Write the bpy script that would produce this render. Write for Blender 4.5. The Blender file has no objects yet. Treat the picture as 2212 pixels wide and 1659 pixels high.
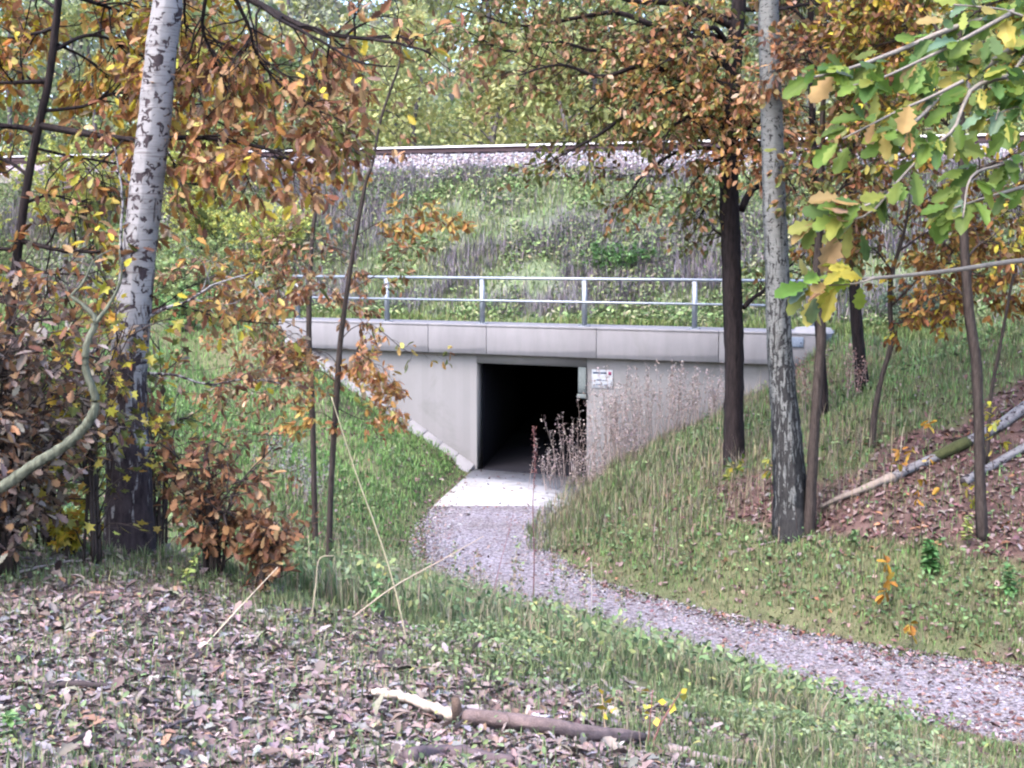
import bpy, math, random
import numpy as np
from mathutils import Vector

random.seed(5)
rng = np.random.default_rng(11)
SC = bpy.context.scene
COL = SC.collection

# ------------------------------------------------------------------ camera, sky, sun, exposure
EYE = np.array([0.0, 0.0, 5.3])
FPX = 3000.0                                   # focal length in pixels of a 2212 px wide picture
PITCH = math.atan(288 / FPX)
cam = bpy.data.cameras.new('camera')
cam_o = bpy.data.objects.new('camera', cam); COL.objects.link(cam_o)
cam.sensor_width = 36; cam.lens = 36 * FPX / 2212
cam.clip_start = 0.05; cam.clip_end = 600
cam_o.location = EYE; cam_o.rotation_euler = (math.pi / 2 - PITCH, 0, 0)
SC.camera = cam_o

SUN_EL, SUN_AZ = math.radians(52), math.radians(215)
world = bpy.data.worlds.new('World'); SC.world = world; world.use_nodes = True
wn = world.node_tree.nodes; wl = world.node_tree.links
bg = wn.get('Background') or wn.new('ShaderNodeBackground')
sky = wn.new('ShaderNodeTexSky'); sky.sky_type = 'NISHITA'; sky.sun_disc = False
sky.sun_elevation = SUN_EL; sky.sun_rotation = SUN_AZ
sky.air_density = 1.0; sky.dust_density = 4.0; sky.ozone_density = 1.0
wl.new(sky.outputs[0], bg.inputs[0]); bg.inputs[1].default_value = 0.15
sun = bpy.data.lights.new('sun', 'SUN'); sun.energy = .85; sun.angle = math.radians(60); sun.color = (1.0, 0.965, 0.95)
sun_o = bpy.data.objects.new('sun', sun); COL.objects.link(sun_o)
sd = Vector((math.sin(SUN_AZ) * math.cos(SUN_EL), math.cos(SUN_AZ) * math.cos(SUN_EL), math.sin(SUN_EL)))
sun_o.rotation_euler = (-sd).to_track_quat('-Z', 'Y').to_euler(); sun_o.location = (0, 0, 40)
SC.view_settings.view_transform = 'Standard'; SC.view_settings.look = 'None'
SC.view_settings.gamma = 1; SC.view_settings.exposure = 2.3
SC.view_settings.use_white_balance = True
SC.view_settings.white_balance_temperature = 6020; SC.view_settings.white_balance_tint = 11
SC.cycles.use_denoising = True
SC.cycles.max_bounces = 6; SC.cycles.diffuse_bounces = 4; SC.cycles.transmission_bounces = 4
SC.cycles.pixel_filter_type = 'BLACKMAN_HARRIS'; SC.cycles.filter_width = 2.2

# ------------------------------------------------------------------ pixel <-> world (design aid for laying out the place)
CP, SP = math.cos(PITCH), math.sin(PITCH)
def ray(px, py):
    u = px - 1106.0; v = 829.5 - py
    return np.array([u, FPX * CP + v * SP, v * CP - FPX * SP])
def at(px, py, Y):
    d = ray(px, py); return EYE + d * (Y / d[1])
def proj(p):
    p = np.asarray(p, float); d = p - EYE
    f = d[..., 1] * CP - d[..., 2] * SP; up = d[..., 1] * SP + d[..., 2] * CP
    f = np.where(np.abs(f) < 1e-6, 1e-6, f)
    return 1106 + FPX * d[..., 0] / f, 829.5 - FPX * up / f, f

# ------------------------------------------------------------------ numeric helpers
def _h(ix, iy, seed):
    n = (ix * 374761393 + iy * 668265263 + seed * 974711) & 0xFFFFFFFF
    n = ((n ^ (n >> 13)) * 1274126177) & 0xFFFFFFFF
    return ((n ^ (n >> 16)) & 0xFFFF) / 65535.0
def vnoise(x, y, seed=0):
    x = np.asarray(x, float); y = np.asarray(y, float)
    ix = np.floor(x).astype(np.int64); iy = np.floor(y).astype(np.int64)
    fx = x - ix; fy = y - iy; fx = fx * fx * (3 - 2 * fx); fy = fy * fy * (3 - 2 * fy)
    a = _h(ix, iy, seed); b = _h(ix + 1, iy, seed); c = _h(ix, iy + 1, seed); d = _h(ix + 1, iy + 1, seed)
    return (a * (1 - fx) + b * fx) * (1 - fy) + (c * (1 - fx) + d * fx) * fy
def fbm(x, y, seed=0, o=3):
    s = 0; a = 0.5; t = 0
    for i in range(o):
        s = s + a * vnoise(x * 2 ** i, y * 2 ** i, seed + i * 17); t += a; a *= 0.5
    return s / t
def sstep(a, b, x):
    t = np.clip((np.asarray(x, float) - a) / (b - a), 0, 1); return t * t * (3 - 2 * t)
def smin(a, b, k):
    h = np.clip(0.5 + 0.5 * (b - a) / k, 0, 1); return b * (1 - h) + a * h - k * h * (1 - h)
def smax(a, b, k): return -smin(-a, -b, k)
def nrm(v): return v / np.maximum(np.linalg.norm(v, axis=-1, keepdims=True), 1e-9)
def inpoly(px, py, poly):
    ins = np.zeros(np.shape(px), bool); n = len(poly); j = n - 1
    for i in range(n):
        xi, yi = poly[i]; xj, yj = poly[j]
        ins ^= ((yi > py) != (yj > py)) & (px < (xj - xi) * (py - yi) / (yj - yi + 1e-12) + xi)
        j = i
    return ins
def spline(pts, n):
    P = np.asarray(pts, float)
    if len(P) == 2:
        return P[0] + (P[1] - P[0]) * np.linspace(0, 1, n)[:, None]
    E = np.vstack([2 * P[0] - P[1], P, 2 * P[-1] - P[-2]])
    m = len(P) - 1; t = np.linspace(0, m - 1e-6, n); i = t.astype(int); f = (t - i)[:, None]
    p0, p1, p2, p3 = E[i], E[i + 1], E[i + 2], E[i + 3]
    return 0.5 * (2 * p1 + (p2 - p0) * f + (2 * p0 - 5 * p1 + 4 * p2 - p3) * f ** 2 + (3 * p1 - p0 - 3 * p2 + p3) * f ** 3)

# ------------------------------------------------------------------ the lie of the land
TH = math.radians(25.6)
WO = np.array([-3.24, 34.0]); WU = np.array([math.cos(TH), -math.sin(TH)]); WN = np.array([math.sin(TH), math.cos(TH)])
def fr(a, w, z=0.0):                            # wall frame (along, into the bank, up) -> world
    q = WO + WU * a + WN * w; return np.array([q[0], q[1], z])
def to_aw(X, Y):
    dx = X - WO[0]; dy = Y - WO[1]
    return dx * WU[0] + dy * WU[1], dx * WN[0] + dy * WN[1]
PATH = np.array([(0.44, 32.6, 1.43), (0.15, 30.5, 1.42), (-0.2, 28.5, 1.38), (-0.5, 26.0, 1.22), (-0.42, 23.6, 1.15), (0.2, 21.7, 1.12),
                 (1.2, 20.1, 1.12), (2.5, 18.7, 1.15), (4.0, 17.2, 1.25), (5.9, 15.75, 1.45), (8.2, 14.3, 1.5), (11.5, 12.6, 1.5), (17, 10.2, 1.5), (32, 5, 1.5)])
PC = spline(PATH, 260)
PT = nrm(np.gradient(PC[:, :2], axis=0)); PNR = np.stack([-PT[:, 1], PT[:, 0]], 1)   # left of travel = camera-left/outer side
def path_dist(X, Y):
    X = np.asarray(X, float).ravel(); Y = np.asarray(Y, float).ravel()
    s = np.empty(len(X)); sg = np.empty(len(X))
    for k in range(0, len(X), 20000):
        dx = X[k:k + 20000, None] - PC[None, :, 0]; dy = Y[k:k + 20000, None] - PC[None, :, 1]
        d = np.hypot(dx, dy); i = d.argmin(1); r = np.arange(len(i))
        s[k:k + 20000] = d[r, i] - PC[i, 2]
        sg[k:k + 20000] = dx[r, i] * PNR[i, 0] + dy[r, i] * PNR[i, 1]
    return s, sg
def bank_profile(a, w):                         # ground behind the parapet: berm, slope, formation, hill beyond
    z = np.interp(w, [0, 1.0, 2.4, 3.2, 8.6, 10.2, 17.5, 20, 70, 130], [3.3, 3.42, 3.46, 3.75, 7.55, 7.9, 7.9, 7.5, 14.0, 34.0])
    g = -0.0122 * (a + 3) * sstep(4, 8.6, w)
    bump = (fbm(a * .5, w * .5, 3) - .5) * .55 * sstep(2.4, 4, w) * (1 - sstep(7.6, 8.6, w))
    far = (fbm(a * .08, w * .08, 9) - .5) * 4 * sstep(22, 40, w)
    return z + g + bump + far
def ground_z(X, Y):
    X = np.asarray(X, float); shp = X.shape; X = X.ravel(); Y = np.asarray(Y, float).ravel()
    a, w = to_aw(X, Y)
    s, sg = path_dist(X, Y)
    side = np.where(sg > 0, 1.0, 0.0)           # 1: outer/far bank, 0: camera side
    slope = np.where(side > .5, 0.46, 0.36 - .07 * sstep(1.5, 4.0, X)); top = np.where(side > .5, 4.6, 3.7)
    sp = np.maximum(s, 0)
    nat = smin(slope * sp, top, 1.2)
    nat = np.maximum(nat, 0)
    bankz = smin(3.42 + 0.62 * w, 0.585 * sp, 0.25)
    z = np.where(sp > 0, smax(nat, bankz, 0.35), 0.0)
    z = np.where(sp < 0.6, z * sstep(0, 0.6, sp) , z)
    rough = (fbm(X * 1.3, Y * 1.3, 21) - .5) * .22 + (fbm(X * .35, Y * .35, 5) - .5) * .5
    z = z + rough * sstep(0.2, 2.0, sp) * (1 - .85 * sstep(-1.5, 0, w))
    out_ = np.maximum(sstep(10.2, 11.2, a), sstep(-2.6, -3.4, a)); z = z + (3.33 - z) * sstep(-1.6, .25, w) * out_
    beh = w > 0.32
    if beh.any():
        zb = bank_profile(a, w)
        z = np.where(beh, zb, z)
    return z.reshape(shp)
def gz(x, y): return float(ground_z(np.array([x]), np.array([y]))[0])
def ghit(px, py, y0=4.0, y1=33.0):              # where the line of sight of a pixel meets the ground
    d = ray(px, py); t = np.linspace(y0, y1, 1200) / d[1]
    p = EYE[None] + d[None] * t[:, None]
    g = ground_z(p[:, 0], p[:, 1]); k = np.argmax(p[:, 2] <= g)
    if p[k, 2] > g[k]: k = len(t) - 1
    q = p[k].copy(); q[2] = g[k]; return q

# ------------------------------------------------------------------ mesh builder
class MB:
    def __init__(s): s.v = []; s.f = []; s.c = []; s.n = 0
    def add(s, v, faces, c):
        v = np.asarray(v, np.float64).reshape(-1, 3)
        c = np.asarray(c, np.float64)
        if c.ndim == 1: c = np.broadcast_to(c, (len(v), 3))
        s.v.append(v); s.c.append(c)
        for f in (faces if isinstance(faces, list) else [faces]):
            s.f.append(np.asarray(f, np.int64) + s.n)
        s.n += len(v)
    def inst(s, V, faces, C):                    # V (N,k,3), template faces, C (N,3)
        N, k = V.shape[:2]
        if N == 0: return
        off = (np.arange(N) * k)[:, None, None]
        fs = [(np.asarray(f)[None] + off).reshape(-1, np.asarray(f).shape[1]) for f in faces]
        C = np.asarray(C)
        if C.ndim == 2: C = np.repeat(C, k, axis=0)
        s.add(V.reshape(-1, 3), fs, C.reshape(-1, 3))
    def build(s, name, mat, parent=None, origin=(0, 0, 0), smooth=False):
        me = bpy.data.meshes.new(name)
        v = np.concatenate(s.v) - np.asarray(origin); c = np.concatenate(s.c)
        me.vertices.add(len(v)); me.vertices.foreach_set('co', v.ravel())
        loops = np.concatenate([f.ravel() for f in s.f])
        sizes = np.concatenate([np.full(len(f), f.shape[1]) for f in s.f])
        me.loops.add(len(loops)); me.loops.foreach_set('vertex_index', loops.astype(np.int32))
        st = np.zeros(len(sizes), np.int32); st[1:] = np.cumsum(sizes)[:-1]
        me.polygons.add(len(sizes)); me.polygons.foreach_set('loop_start', st); me.polygons.foreach_set('loop_total', sizes.astype(np.int32))
        if smooth: me.polygons.foreach_set('use_smooth', np.ones(len(sizes), bool))
        at_ = me.attributes.new('Col', 'FLOAT_COLOR', 'POINT')
        at_.data.foreach_set('color', np.hstack([c, np.ones((len(c), 1))]).astype(np.float32).ravel())
        me.update(calc_edges=True); me.validate()
        me.materials.append(mat)
        o = bpy.data.objects.new(name, me); COL.objects.link(o)
        if parent is not None: o.parent = parent
        else: o.location = origin
        return o
def tag(o, label=None, cat=None, group=None, kind=None):
    if label: o['label'] = label
    if cat: o['category'] = cat
    if group: o['group'] = group
    if kind: o['kind'] = kind
    return o
def thing(name, label, cat, loc, group=None):
    o = bpy.data.objects.new(name, None); COL.objects.link(o); o.location = tuple(loc); o.empty_display_size = .2
    return tag(o, label, cat, group)

def tube(mb, pts, rad, sides=6, col=(.1, .08, .07), wob=0.0, cap=True, flat=1.0):
    pts = np.asarray(pts, float); n = len(pts); rad = np.broadcast_to(np.asarray(rad, float), (n,))
    T = nrm(np.gradient(pts, axis=0))
    ref = np.array([0.0, 0.0, 1.0]) if abs(T[:, 2]).mean() < 0.8 else np.array([1.0, 0.0, 0.0])
    A = nrm(np.cross(T, ref)); B = np.cross(T, A)
    th = np.linspace(0, 2 * math.pi, sides, endpoint=False)
    R = rad[:, None] * np.ones((1, sides))
    if wob: R = R * (1 + wob * (rng.random((n, sides)) - .5))
    V = pts[:, None] + R[..., None] * (np.cos(th)[None, :, None] * A[:, None] + flat * np.sin(th)[None, :, None] * B[:, None])
    i = np.arange(n - 1)[:, None] * sides; j = np.arange(sides)[None]; k = (j + 1) % sides
    F = [np.stack([i + j, i + k, i + sides + k, i + sides + j], -1).reshape(-1, 4)]
    if cap: F += [np.arange(sides)[None, ::-1], (np.arange(sides) + (n - 1) * sides)[None]]
    mb.add(V.reshape(-1, 3), F, col)
BOXF = np.array([(0, 1, 3, 2), (4, 6, 7, 5), (0, 4, 5, 1), (2, 3, 7, 6), (0, 2, 6, 4), (1, 5, 7, 3)])
def hexa(mb, c8, col=(.5, .5, .5)):             # 8 corners ordered (u,v,w) binary
    mb.add(np.asarray(c8, float), BOXF[:, ::-1], col)
def wbox(mb, a0, a1, w0, w1, z0, z1, col=(.5, .5, .5), bev=0.0):   # a box in the wall frame
    hexa(mb, [fr(a, w, z) for a in (a0, a1) for w in (w0, w1) for z in (z0, z1)], col)
def bevel(o, w=.012, seg=2):
    m = o.modifiers.new('bevel', 'BEVEL'); m.width = w; m.segments = seg; m.limit_method = 'ANGLE'; return o

# leaves ----------------------------------------------------------------------------------------------------
_h1 = [(0, 0), (.05, .10), (.15, .17), (.10, .27), (.24, .40), (.16, .50), (.28, .64), (.18, .74), (.16, .90), (0, 1)]
OAK_V = np.array([(x, y, 0) for x, y in _h1] + [(-x, y, 0) for x, y in _h1[1:-1]], float)
OAK_F = [np.array([list(range(10))]), np.array([[9] + list(range(17, 9, -1)) + [0]])]
SIM_V = np.array([(0, 0, 0), (.26, .35, 0), (.2, .75, 0), (0, 1, 0), (-.26, .4, 0), (-.2, .78, 0)], float)
SIM_F = [np.array([[0, 1, 2, 3], [0, 3, 5, 4]])]
QUAD_V = np.array([(0, 0, 0), (.36, .5, 0), (0, 1, 0), (-.36, .5, 0)], float)
QUAD_F = [np.array([[0, 1, 2, 3]])]
STAR_V = np.array([(0, 0, 0), (.14, .12, 0), (.46, .1, 0), (.26, .38, 0), (.5, .66, 0), (.16, .66, 0), (0, 1, 0), (-.16, .66, 0), (-.5, .66, 0), (-.26, .38, 0), (-.46, .1, 0), (-.14, .12, 0)], float)
STAR_F = [np.array([list(range(0, 7))]), np.array([[6, 7, 8, 9, 10, 11, 0]])]
TPL = dict(oak=(OAK_V, OAK_F), simple=(SIM_V, SIM_F), quad=(QUAD_V, QUAD_F), star=(STAR_V, STAR_F))
def put_leaves(mb, P, D, Nn, S, C, tpl='simple', fold=.25, curl=.15):
    N = len(P)
    if N == 0: return
    tv, tf = TPL[tpl]
    Yv = nrm(D); Zv = nrm(Nn - (Nn * Yv).sum(1, keepdims=True) * Yv); Xv = np.cross(Yv, Zv)
    fo = rng.normal(fold, .18, N)[:, None]; cu = rng.normal(curl, .22, N)[:, None]; wd = rng.uniform(.8, 1.25, N)[:, None]
    tx = tv[None, :, 0] * wd; ty = np.broadcast_to(tv[None, :, 1], (N, len(tv)))
    tz = fo * np.abs(tx) - cu * ty ** 2
    V = P[:, None] + S[:, None, None] * (tx[..., None] * Xv[:, None] + ty[..., None] * Yv[:, None] + tz[..., None] * Zv[:, None])
    mb.inst(V, tf, C)
def pick(pal, n, jit=.16):
    c = np.array([p[:3] for p in pal], float); w = np.array([p[3] if len(p) > 3 else 1 for p in pal], float)
    k = rng.choice(len(c), n, p=w / w.sum())
    return np.clip(c[k] * (1 + rng.normal(0, jit, (n, 1))) * (1 + rng.normal(0, .05, (n, 3))), .004, .95)
def rdir(n): return nrm(rng.normal(size=(n, 3)))

# ------------------------------------------------------------------ materials
def new_mat(name):
    m = bpy.data.materials.new(name); m.use_nodes = True
    nt = m.node_tree; b = nt.nodes.get('Principled BSDF'); out = nt.nodes.get('Material Output')
    return m, nt, b, out
def N_(nt, t, **k):
    n = nt.nodes.new(t)
    for a, v in k.items(): setattr(n, a, v)
    return n
def ramp(nt, fac, stops):
    r = N_(nt, 'ShaderNodeValToRGB'); e = r.color_ramp.elements
    e[0].position, e[0].color = stops[0][0], (*stops[0][1], 1); e[1].position, e[1].color = stops[-1][0], (*stops[-1][1], 1)
    for p, c in stops[1:-1]:
        x = e.new(p); x.color = (*c, 1)
    nt.links.new(fac, r.inputs[0]); return r.outputs[0]
def noise(nt, vec, scale, detail=3, rough=.55, dist=0):
    n = N_(nt, 'ShaderNodeTexNoise'); n.inputs['Scale'].default_value = scale; n.inputs['Detail'].default_value = detail
    n.inputs['Roughness'].default_value = rough; n.inputs['Distortion'].default_value = dist
    if vec is not None: nt.links.new(vec, n.inputs['Vector'])
    return n.outputs['Fac']
def coords(nt, scale=(1, 1, 1), kind='Object'):
    tc = N_(nt, 'ShaderNodeTexCoord'); mp = N_(nt, 'ShaderNodeMapping'); mp.inputs['Scale'].default_value = scale
    nt.links.new(tc.outputs[kind], mp.inputs['Vector']); return mp.outputs[0]
def mixc(nt, fac, a, b, blend='MIX'):
    m = N_(nt, 'ShaderNodeMix', data_type='RGBA', blend_type=blend)
    for sock, v in ((m.inputs[0], fac), (m.inputs[6], a), (m.inputs[7], b)):
        if isinstance(v, (int, float)): sock.default_value = v
        elif isinstance(v, tuple): sock.default_value = (*v, 1) if len(v) == 3 else v
        else: nt.links.new(v, sock)
    return m.outputs[2]
def math_(nt, op, a, b=None, c=None):
    m = N_(nt, 'ShaderNodeMath', operation=op)
    for i, v in enumerate((a, b, c)):
        if v is None: continue
        if isinstance(v, (int, float)): m.inputs[i].default_value = v
        else: nt.links.new(v, m.inputs[i])
    return m.outputs[0]
def bump(nt, b, h, strength=.4, dist=.02):
    n = N_(nt, 'ShaderNodeBump'); n.inputs['Strength'].default_value = strength; n.inputs['Distance'].default_value = dist
    nt.links.new(h, n.inputs['Height']); nt.links.new(n.outputs[0], b.inputs['Normal'])
def leaf_mat(name, trans=.35, rough=.5, spec=.35):
    m, nt, b, out = new_mat(name)
    at_ = N_(nt, 'ShaderNodeAttribute', attribute_name='Col')
    f = noise(nt, coords(nt), 22, 2)
    col = mixc(nt, 1.0, at_.outputs['Color'], ramp(nt, f, [(.25, (.72, .72, .72)), (.75, (1.2, 1.2, 1.2))]), 'MULTIPLY')
    nt.links.new(col, b.inputs['Base Color']); b.inputs['Roughness'].default_value = rough; b.inputs['Specular IOR Level'].default_value = spec
    t = N_(nt, 'ShaderNodeBsdfTranslucent'); nt.links.new(col, t.inputs[0])
    mx = N_(nt, 'ShaderNodeMixShader'); mx.inputs[0].default_value = trans
    nt.links.new(b.outputs[0], mx.inputs[1]); nt.links.new(t.outputs[0], mx.inputs[2]); nt.links.new(mx.outputs[0], out.inputs[0])
    return m
M_LEAF = leaf_mat('leaf', .46)
M_GRASS = leaf_mat('grass_blade', .3, .6, .25)
M_LITTER = leaf_mat('dead_leaf', .12, .65, .3)
def attr_mat(name, rough=.9, nscale=6, amp=.45, bs=.5, bd=.03, spec=.2):
    m, nt, b, out = new_mat(name)
    at_ = N_(nt, 'ShaderNodeAttribute', attribute_name='Col')
    v = coords(nt)
    f = noise(nt, v, nscale, 6, .65); g = noise(nt, v, nscale * 9, 4, .6)
    k = math_(nt, 'ADD', math_(nt, 'MULTIPLY', f, .6), math_(nt, 'MULTIPLY', g, .4))
    col = mixc(nt, 1.0, at_.outputs['Color'], ramp(nt, k, [(.3, (1 - amp,) * 3), (.7, (1 + amp,) * 3)]), 'MULTIPLY')
    nt.links.new(col, b.inputs['Base Color']); b.inputs['Roughness'].default_value = rough; b.inputs['Specular IOR Level'].default_value = spec
    bump(nt, b, k, bs, bd); return m
M_GROUND = attr_mat('earth', .95, 5, .5, .9, .05)
M_STEM = attr_mat('stem', .8, 14, .35, .4, .005)
M_STONE = attr_mat('stone', .85, 20, .3, .3, .01)
M_BARK = attr_mat('bark', .9, 18, .5, 1.0, .015)

def oak_bark(name, dark, light, scale=1.0):
    m, nt, b, out = new_mat(name)
    v = coords(nt, (16 * scale, 16 * scale, 2.4 * scale))
    f = noise(nt, v, 1.6, 6, .7, .4); g = noise(nt, coords(nt), 3, 3)
    col = mixc(nt, g, ramp(nt, f, [(.3, dark), (.72, light)]), ramp(nt, f, [(.3, tuple(x * .6 for x in dark)), (.8, tuple(x * .8 for x in light))]))
    nt.links.new(col, b.inputs['Base Color']); b.inputs['Roughness'].default_value = .92; b.inputs['Specular IOR Level'].default_value = .2
    bump(nt, b, f, 1.0, .03); return m
M_OAKBARK = oak_bark('oak_bark', (.014, .010, .011), (.058, .043, .041))
M_SAPBARK = oak_bark('sapling_bark', (.04, .030, .026), (.13, .10, .085), 1.6)
M_MOSSBARK = oak_bark('mossy_bark', (.085, .09, .06), (.33, .34, .245), 1.4)
def birch_bark(name, base_h, white, dark_amt, off=.50, d0=(.016, .011, .014), d1=(.085, .062, .066)):
    m, nt, b, out = new_mat(name)
    tc = N_(nt, 'ShaderNodeTexCoord'); sx = N_(nt, 'ShaderNodeSeparateXYZ'); nt.links.new(tc.outputs['Object'], sx.inputs[0])
    z = sx.outputs['Z']
    skin = noise(nt, coords(nt, (3, 3, 6)), 2.0, 5, .6)
    wcol = ramp(nt, skin, [(.25, tuple(x * .62 for x in white)), (.5, white), (.8, tuple(min(1, x * 1.18) for x in white))])
    lent = noise(nt, coords(nt, (5, 5, 95)), 1.0, 3, .6)                     # fine horizontal lines
    lm = ramp(nt, lent, [(.56, (0, 0, 0)), (.64, (1, 1, 1))])
    wcol = mixc(nt, math_(nt, 'MULTIPLY', lm, .6), wcol, (.10, .075, .075))
    scar = noise(nt, coords(nt, (15, 15, 17)), 1.0, 3.5, .55, .8)               # black branch scars
    sm = ramp(nt, scar, [(.645 - dark_amt, (0, 0, 0)), (.675 - dark_amt, (1, 1, 1))])
    fis = noise(nt, coords(nt, (21, 21, 3.4)), 1.0, 4, .6, .5)              # dark corky fissures climbing from the foot
    t = math_(nt, 'DIVIDE', z, base_h)
    fm = math_(nt, 'SUBTRACT', math_(nt, 'ADD', fis, math_(nt, 'MULTIPLY', math_(nt, 'SUBTRACT', 1.0, t), .22)), off)
    fmr = ramp(nt, fm, [(.03, (0, 0, 0)), (.075, (1, 1, 1))])
    dcol = ramp(nt, noise(nt, coords(nt, (25, 25, 9)), 1, 5, .7), [(.3, d0), (.75, d1)])
    k = math_(nt, 'MAXIMUM', sm, fmr)
    col = mixc(nt, k, wcol, dcol)
    nt.links.new(col, b.inputs['Base Color']); b.inputs['Roughness'].default_value = .75; b.inputs['Specular IOR Level'].default_value = .25
    bump(nt, b, math_(nt, 'SUBTRACT', math_(nt, 'MULTIPLY', skin, .3), k), .7, .012); return m
M_BIRCH = birch_bark('birch_bark', 1.45, (.29, .275, .275), .085)
M_BIRCH2 = birch_bark('grey_birch_bark', 5.0, (.185, .185, .172), .07, .555, (.014, .013, .014), (.060, .056, .052))
M_BIRCHLOG = birch_bark('birch_log_bark', .05, (.215, .20, .20), .07)

def concrete(name, base, streak=.25, vscale=(1.2, 1.2, .25), boards=0.0):
    m, nt, b, out = new_mat(name)
    big = noise(nt, coords(nt, vscale), 2.0, 5, .6); fine = noise(nt, coords(nt), 60, 4, .7); med = noise(nt, coords(nt), 1.1, 4, .6)
    k = math_(nt, 'ADD', math_(nt, 'MULTIPLY', big, .6), math_(nt, 'MULTIPLY', med, .4))
    lo = tuple(x * (1 - streak) for x in base); hi = tuple(min(.95, x * (1 + streak * .6)) for x in base)
    col = ramp(nt, k, [(.3, lo), (.7, hi)])
    col = mixc(nt, .18, col, ramp(nt, fine, [(.35, lo), (.65, hi)]))
    if boards:
        at_ = N_(nt, 'ShaderNodeAttribute', attribute_name='Col')
        col = mixc(nt, 1.0, col, at_.outputs['Color'], 'MULTIPLY')
    nt.links.new(col, b.inputs['Base Color']); b.inputs['Roughness'].default_value = .88; b.inputs['Specular IOR Level'].default_value = .25
    bump(nt, b, fine, .25, .006); return m
M_BEAM = concrete('smooth_concrete', (.245, .232, .24), .20, (2.2, 2.2, .35))
M_WALL = concrete('board_marked_concrete', (.262, .25, .25), .085, (1.6, 1.6, .3), 1)
M_TUNNEL = concrete('shade_dark_concrete', (.011, .0105, .015), .3)  # near-black base colour stands in for the shade inside the tunnel
M_SLAB = concrete('pale_concrete', (.47, .455, .46), .14, (.8, .8, .8))
def dirty(m, col, scale, lo, hi, amt):
    nt = m.node_tree; b = nt.nodes['Principled BSDF']; l = b.inputs['Base Color'].links[0]; src = l.from_socket
    f = noise(nt, coords(nt, (1, 1, 1)), scale, 6, .7, .6)
    k = math_(nt, 'MULTIPLY', ramp(nt, f, [(lo, (0, 0, 0)), (hi, (1, 1, 1))]), amt)
    nt.links.new(mixc(nt, k, src, col), b.inputs['Base Color'])
dirty(M_SLAB, (.20, .175, .155), 1.7, .50, .68, .75); dirty(M_BEAM, (.15, .145, .13), .9, .55, .75, .45); dirty(M_WALL, (.13, .13, .115), .8, .52, .75, .5)
M_EDGE = concrete('kerb_concrete', (.33, .315, .32), .22)
def plain(name, col, rough=.5, metal=0.0, nscale=25, amp=.15):
    m, nt, b, out = new_mat(name)
    f = noise(nt, coords(nt), nscale, 4)
    nt.links.new(ramp(nt, f, [(.3, tuple(x * (1 - amp) for x in col)), (.7, tuple(min(1, x * (1 + amp)) for x in col))]), b.inputs['Base Color'])
    b.inputs['Roughness'].default_value = rough; b.inputs['Metallic'].default_value = metal; return m
M_GALV = plain('galvanised_steel', (.36, .385, .43), .45, .35)
M_RUST = plain('rusty_rail', (.030, .012, .015), .8)
M_POLISH = plain('polished_rail_head', (.58, .56, .57), .4, .2, 10, .04)
M_SLEEPER = plain('sleeper_concrete', (.035, .022, .026), .9)
M_WHITE = plain('white_board', (.42, .43, .46), .5)
M_INK = plain('dark_print', (.10, .13, .20), .6)
M_RED = plain('red_print', (.32, .05, .12), .6)
M_BLUE = plain('blue_plate', (.20, .235, .30), .6)
M_WOOD = plain('split_wood', (.46, .365, .29), .8, 0, 40, .25)
def gravel_mat():
    m, nt, b, out = new_mat('gravel')
    v = coords(nt)
    vo = N_(nt, 'ShaderNodeTexVoronoi'); vo.inputs['Scale'].default_value = 26; nt.links.new(v, vo.inputs['Vector'])
    sx = N_(nt, 'ShaderNodeSeparateColor'); nt.links.new(vo.outputs['Color'], sx.inputs[0])
    col = ramp(nt, sx.outputs[0], [(0, (.12, .10, .105)), (.35, (.225, .195, .215)), (.7, (.30, .27, .29)), (1, (.41, .375, .40))])
    big = noise(nt, v, .9, 5, .65)
    col = mixc(nt, 1.0, col, ramp(nt, big, [(.3, (.72, .66, .62)), (.7, (1.1, 1.08, 1.1))]), 'MULTIPLY')
    nt.links.new(col, b.inputs['Base Color']); b.inputs['Roughness'].default_value = .9
    bump(nt, b, math_(nt, 'SUBTRACT', 1.0, vo.outputs['Distance']), .8, .03); return m
M_GRAVEL = gravel_mat()

# ------------------------------------------------------------------ GROUND (two sheets: the valley in front of the wall, the bank behind it)
LITTER_EDGE = [(-900, 1190), (0, 1215), (250, 1200), (420, 1285), (600, 1345), (850, 1425), (1000, 1470), (1250, 1500), (1450, 1610), (1600, 1700), (3200, 2400)]
LEAFBANK = [(1560, 1120), (1570, 1040), (1640, 1015), (1760, 1050), (1880, 985), (2000, 925), (2212, 840), (2900, 620), (3000, 1250), (2212, 1215), (2030, 1175), (1800, 1165)]
def zones(X, Y, Z):
    """how much leaf litter / worn bare soil / lush green lies at each ground point (fixed places on the ground)"""
    px, py, f = proj(np.stack([X, Y, Z], -1))
    n = (fbm(X * 1.1, Y * 1.1, 31) - .5)
    e = np.interp(px, [p[0] for p in LITTER_EDGE], [p[1] for p in LITTER_EDGE])
    lit = sstep(-60, 70, py - e + n * 300) * (Y < 12.5)
    lit = np.where((px < 620) & (Y < 14) & (Y > 6), np.maximum(lit, .55 * sstep(700, 350, px)), lit)
    bank = inpoly(px + n * 120, py + n * 60, LEAFBANK) & (Y > 14)
    lit = np.maximum(lit, np.where(bank, .95, 0))
    return np.clip(lit, 0, 1)
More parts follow.
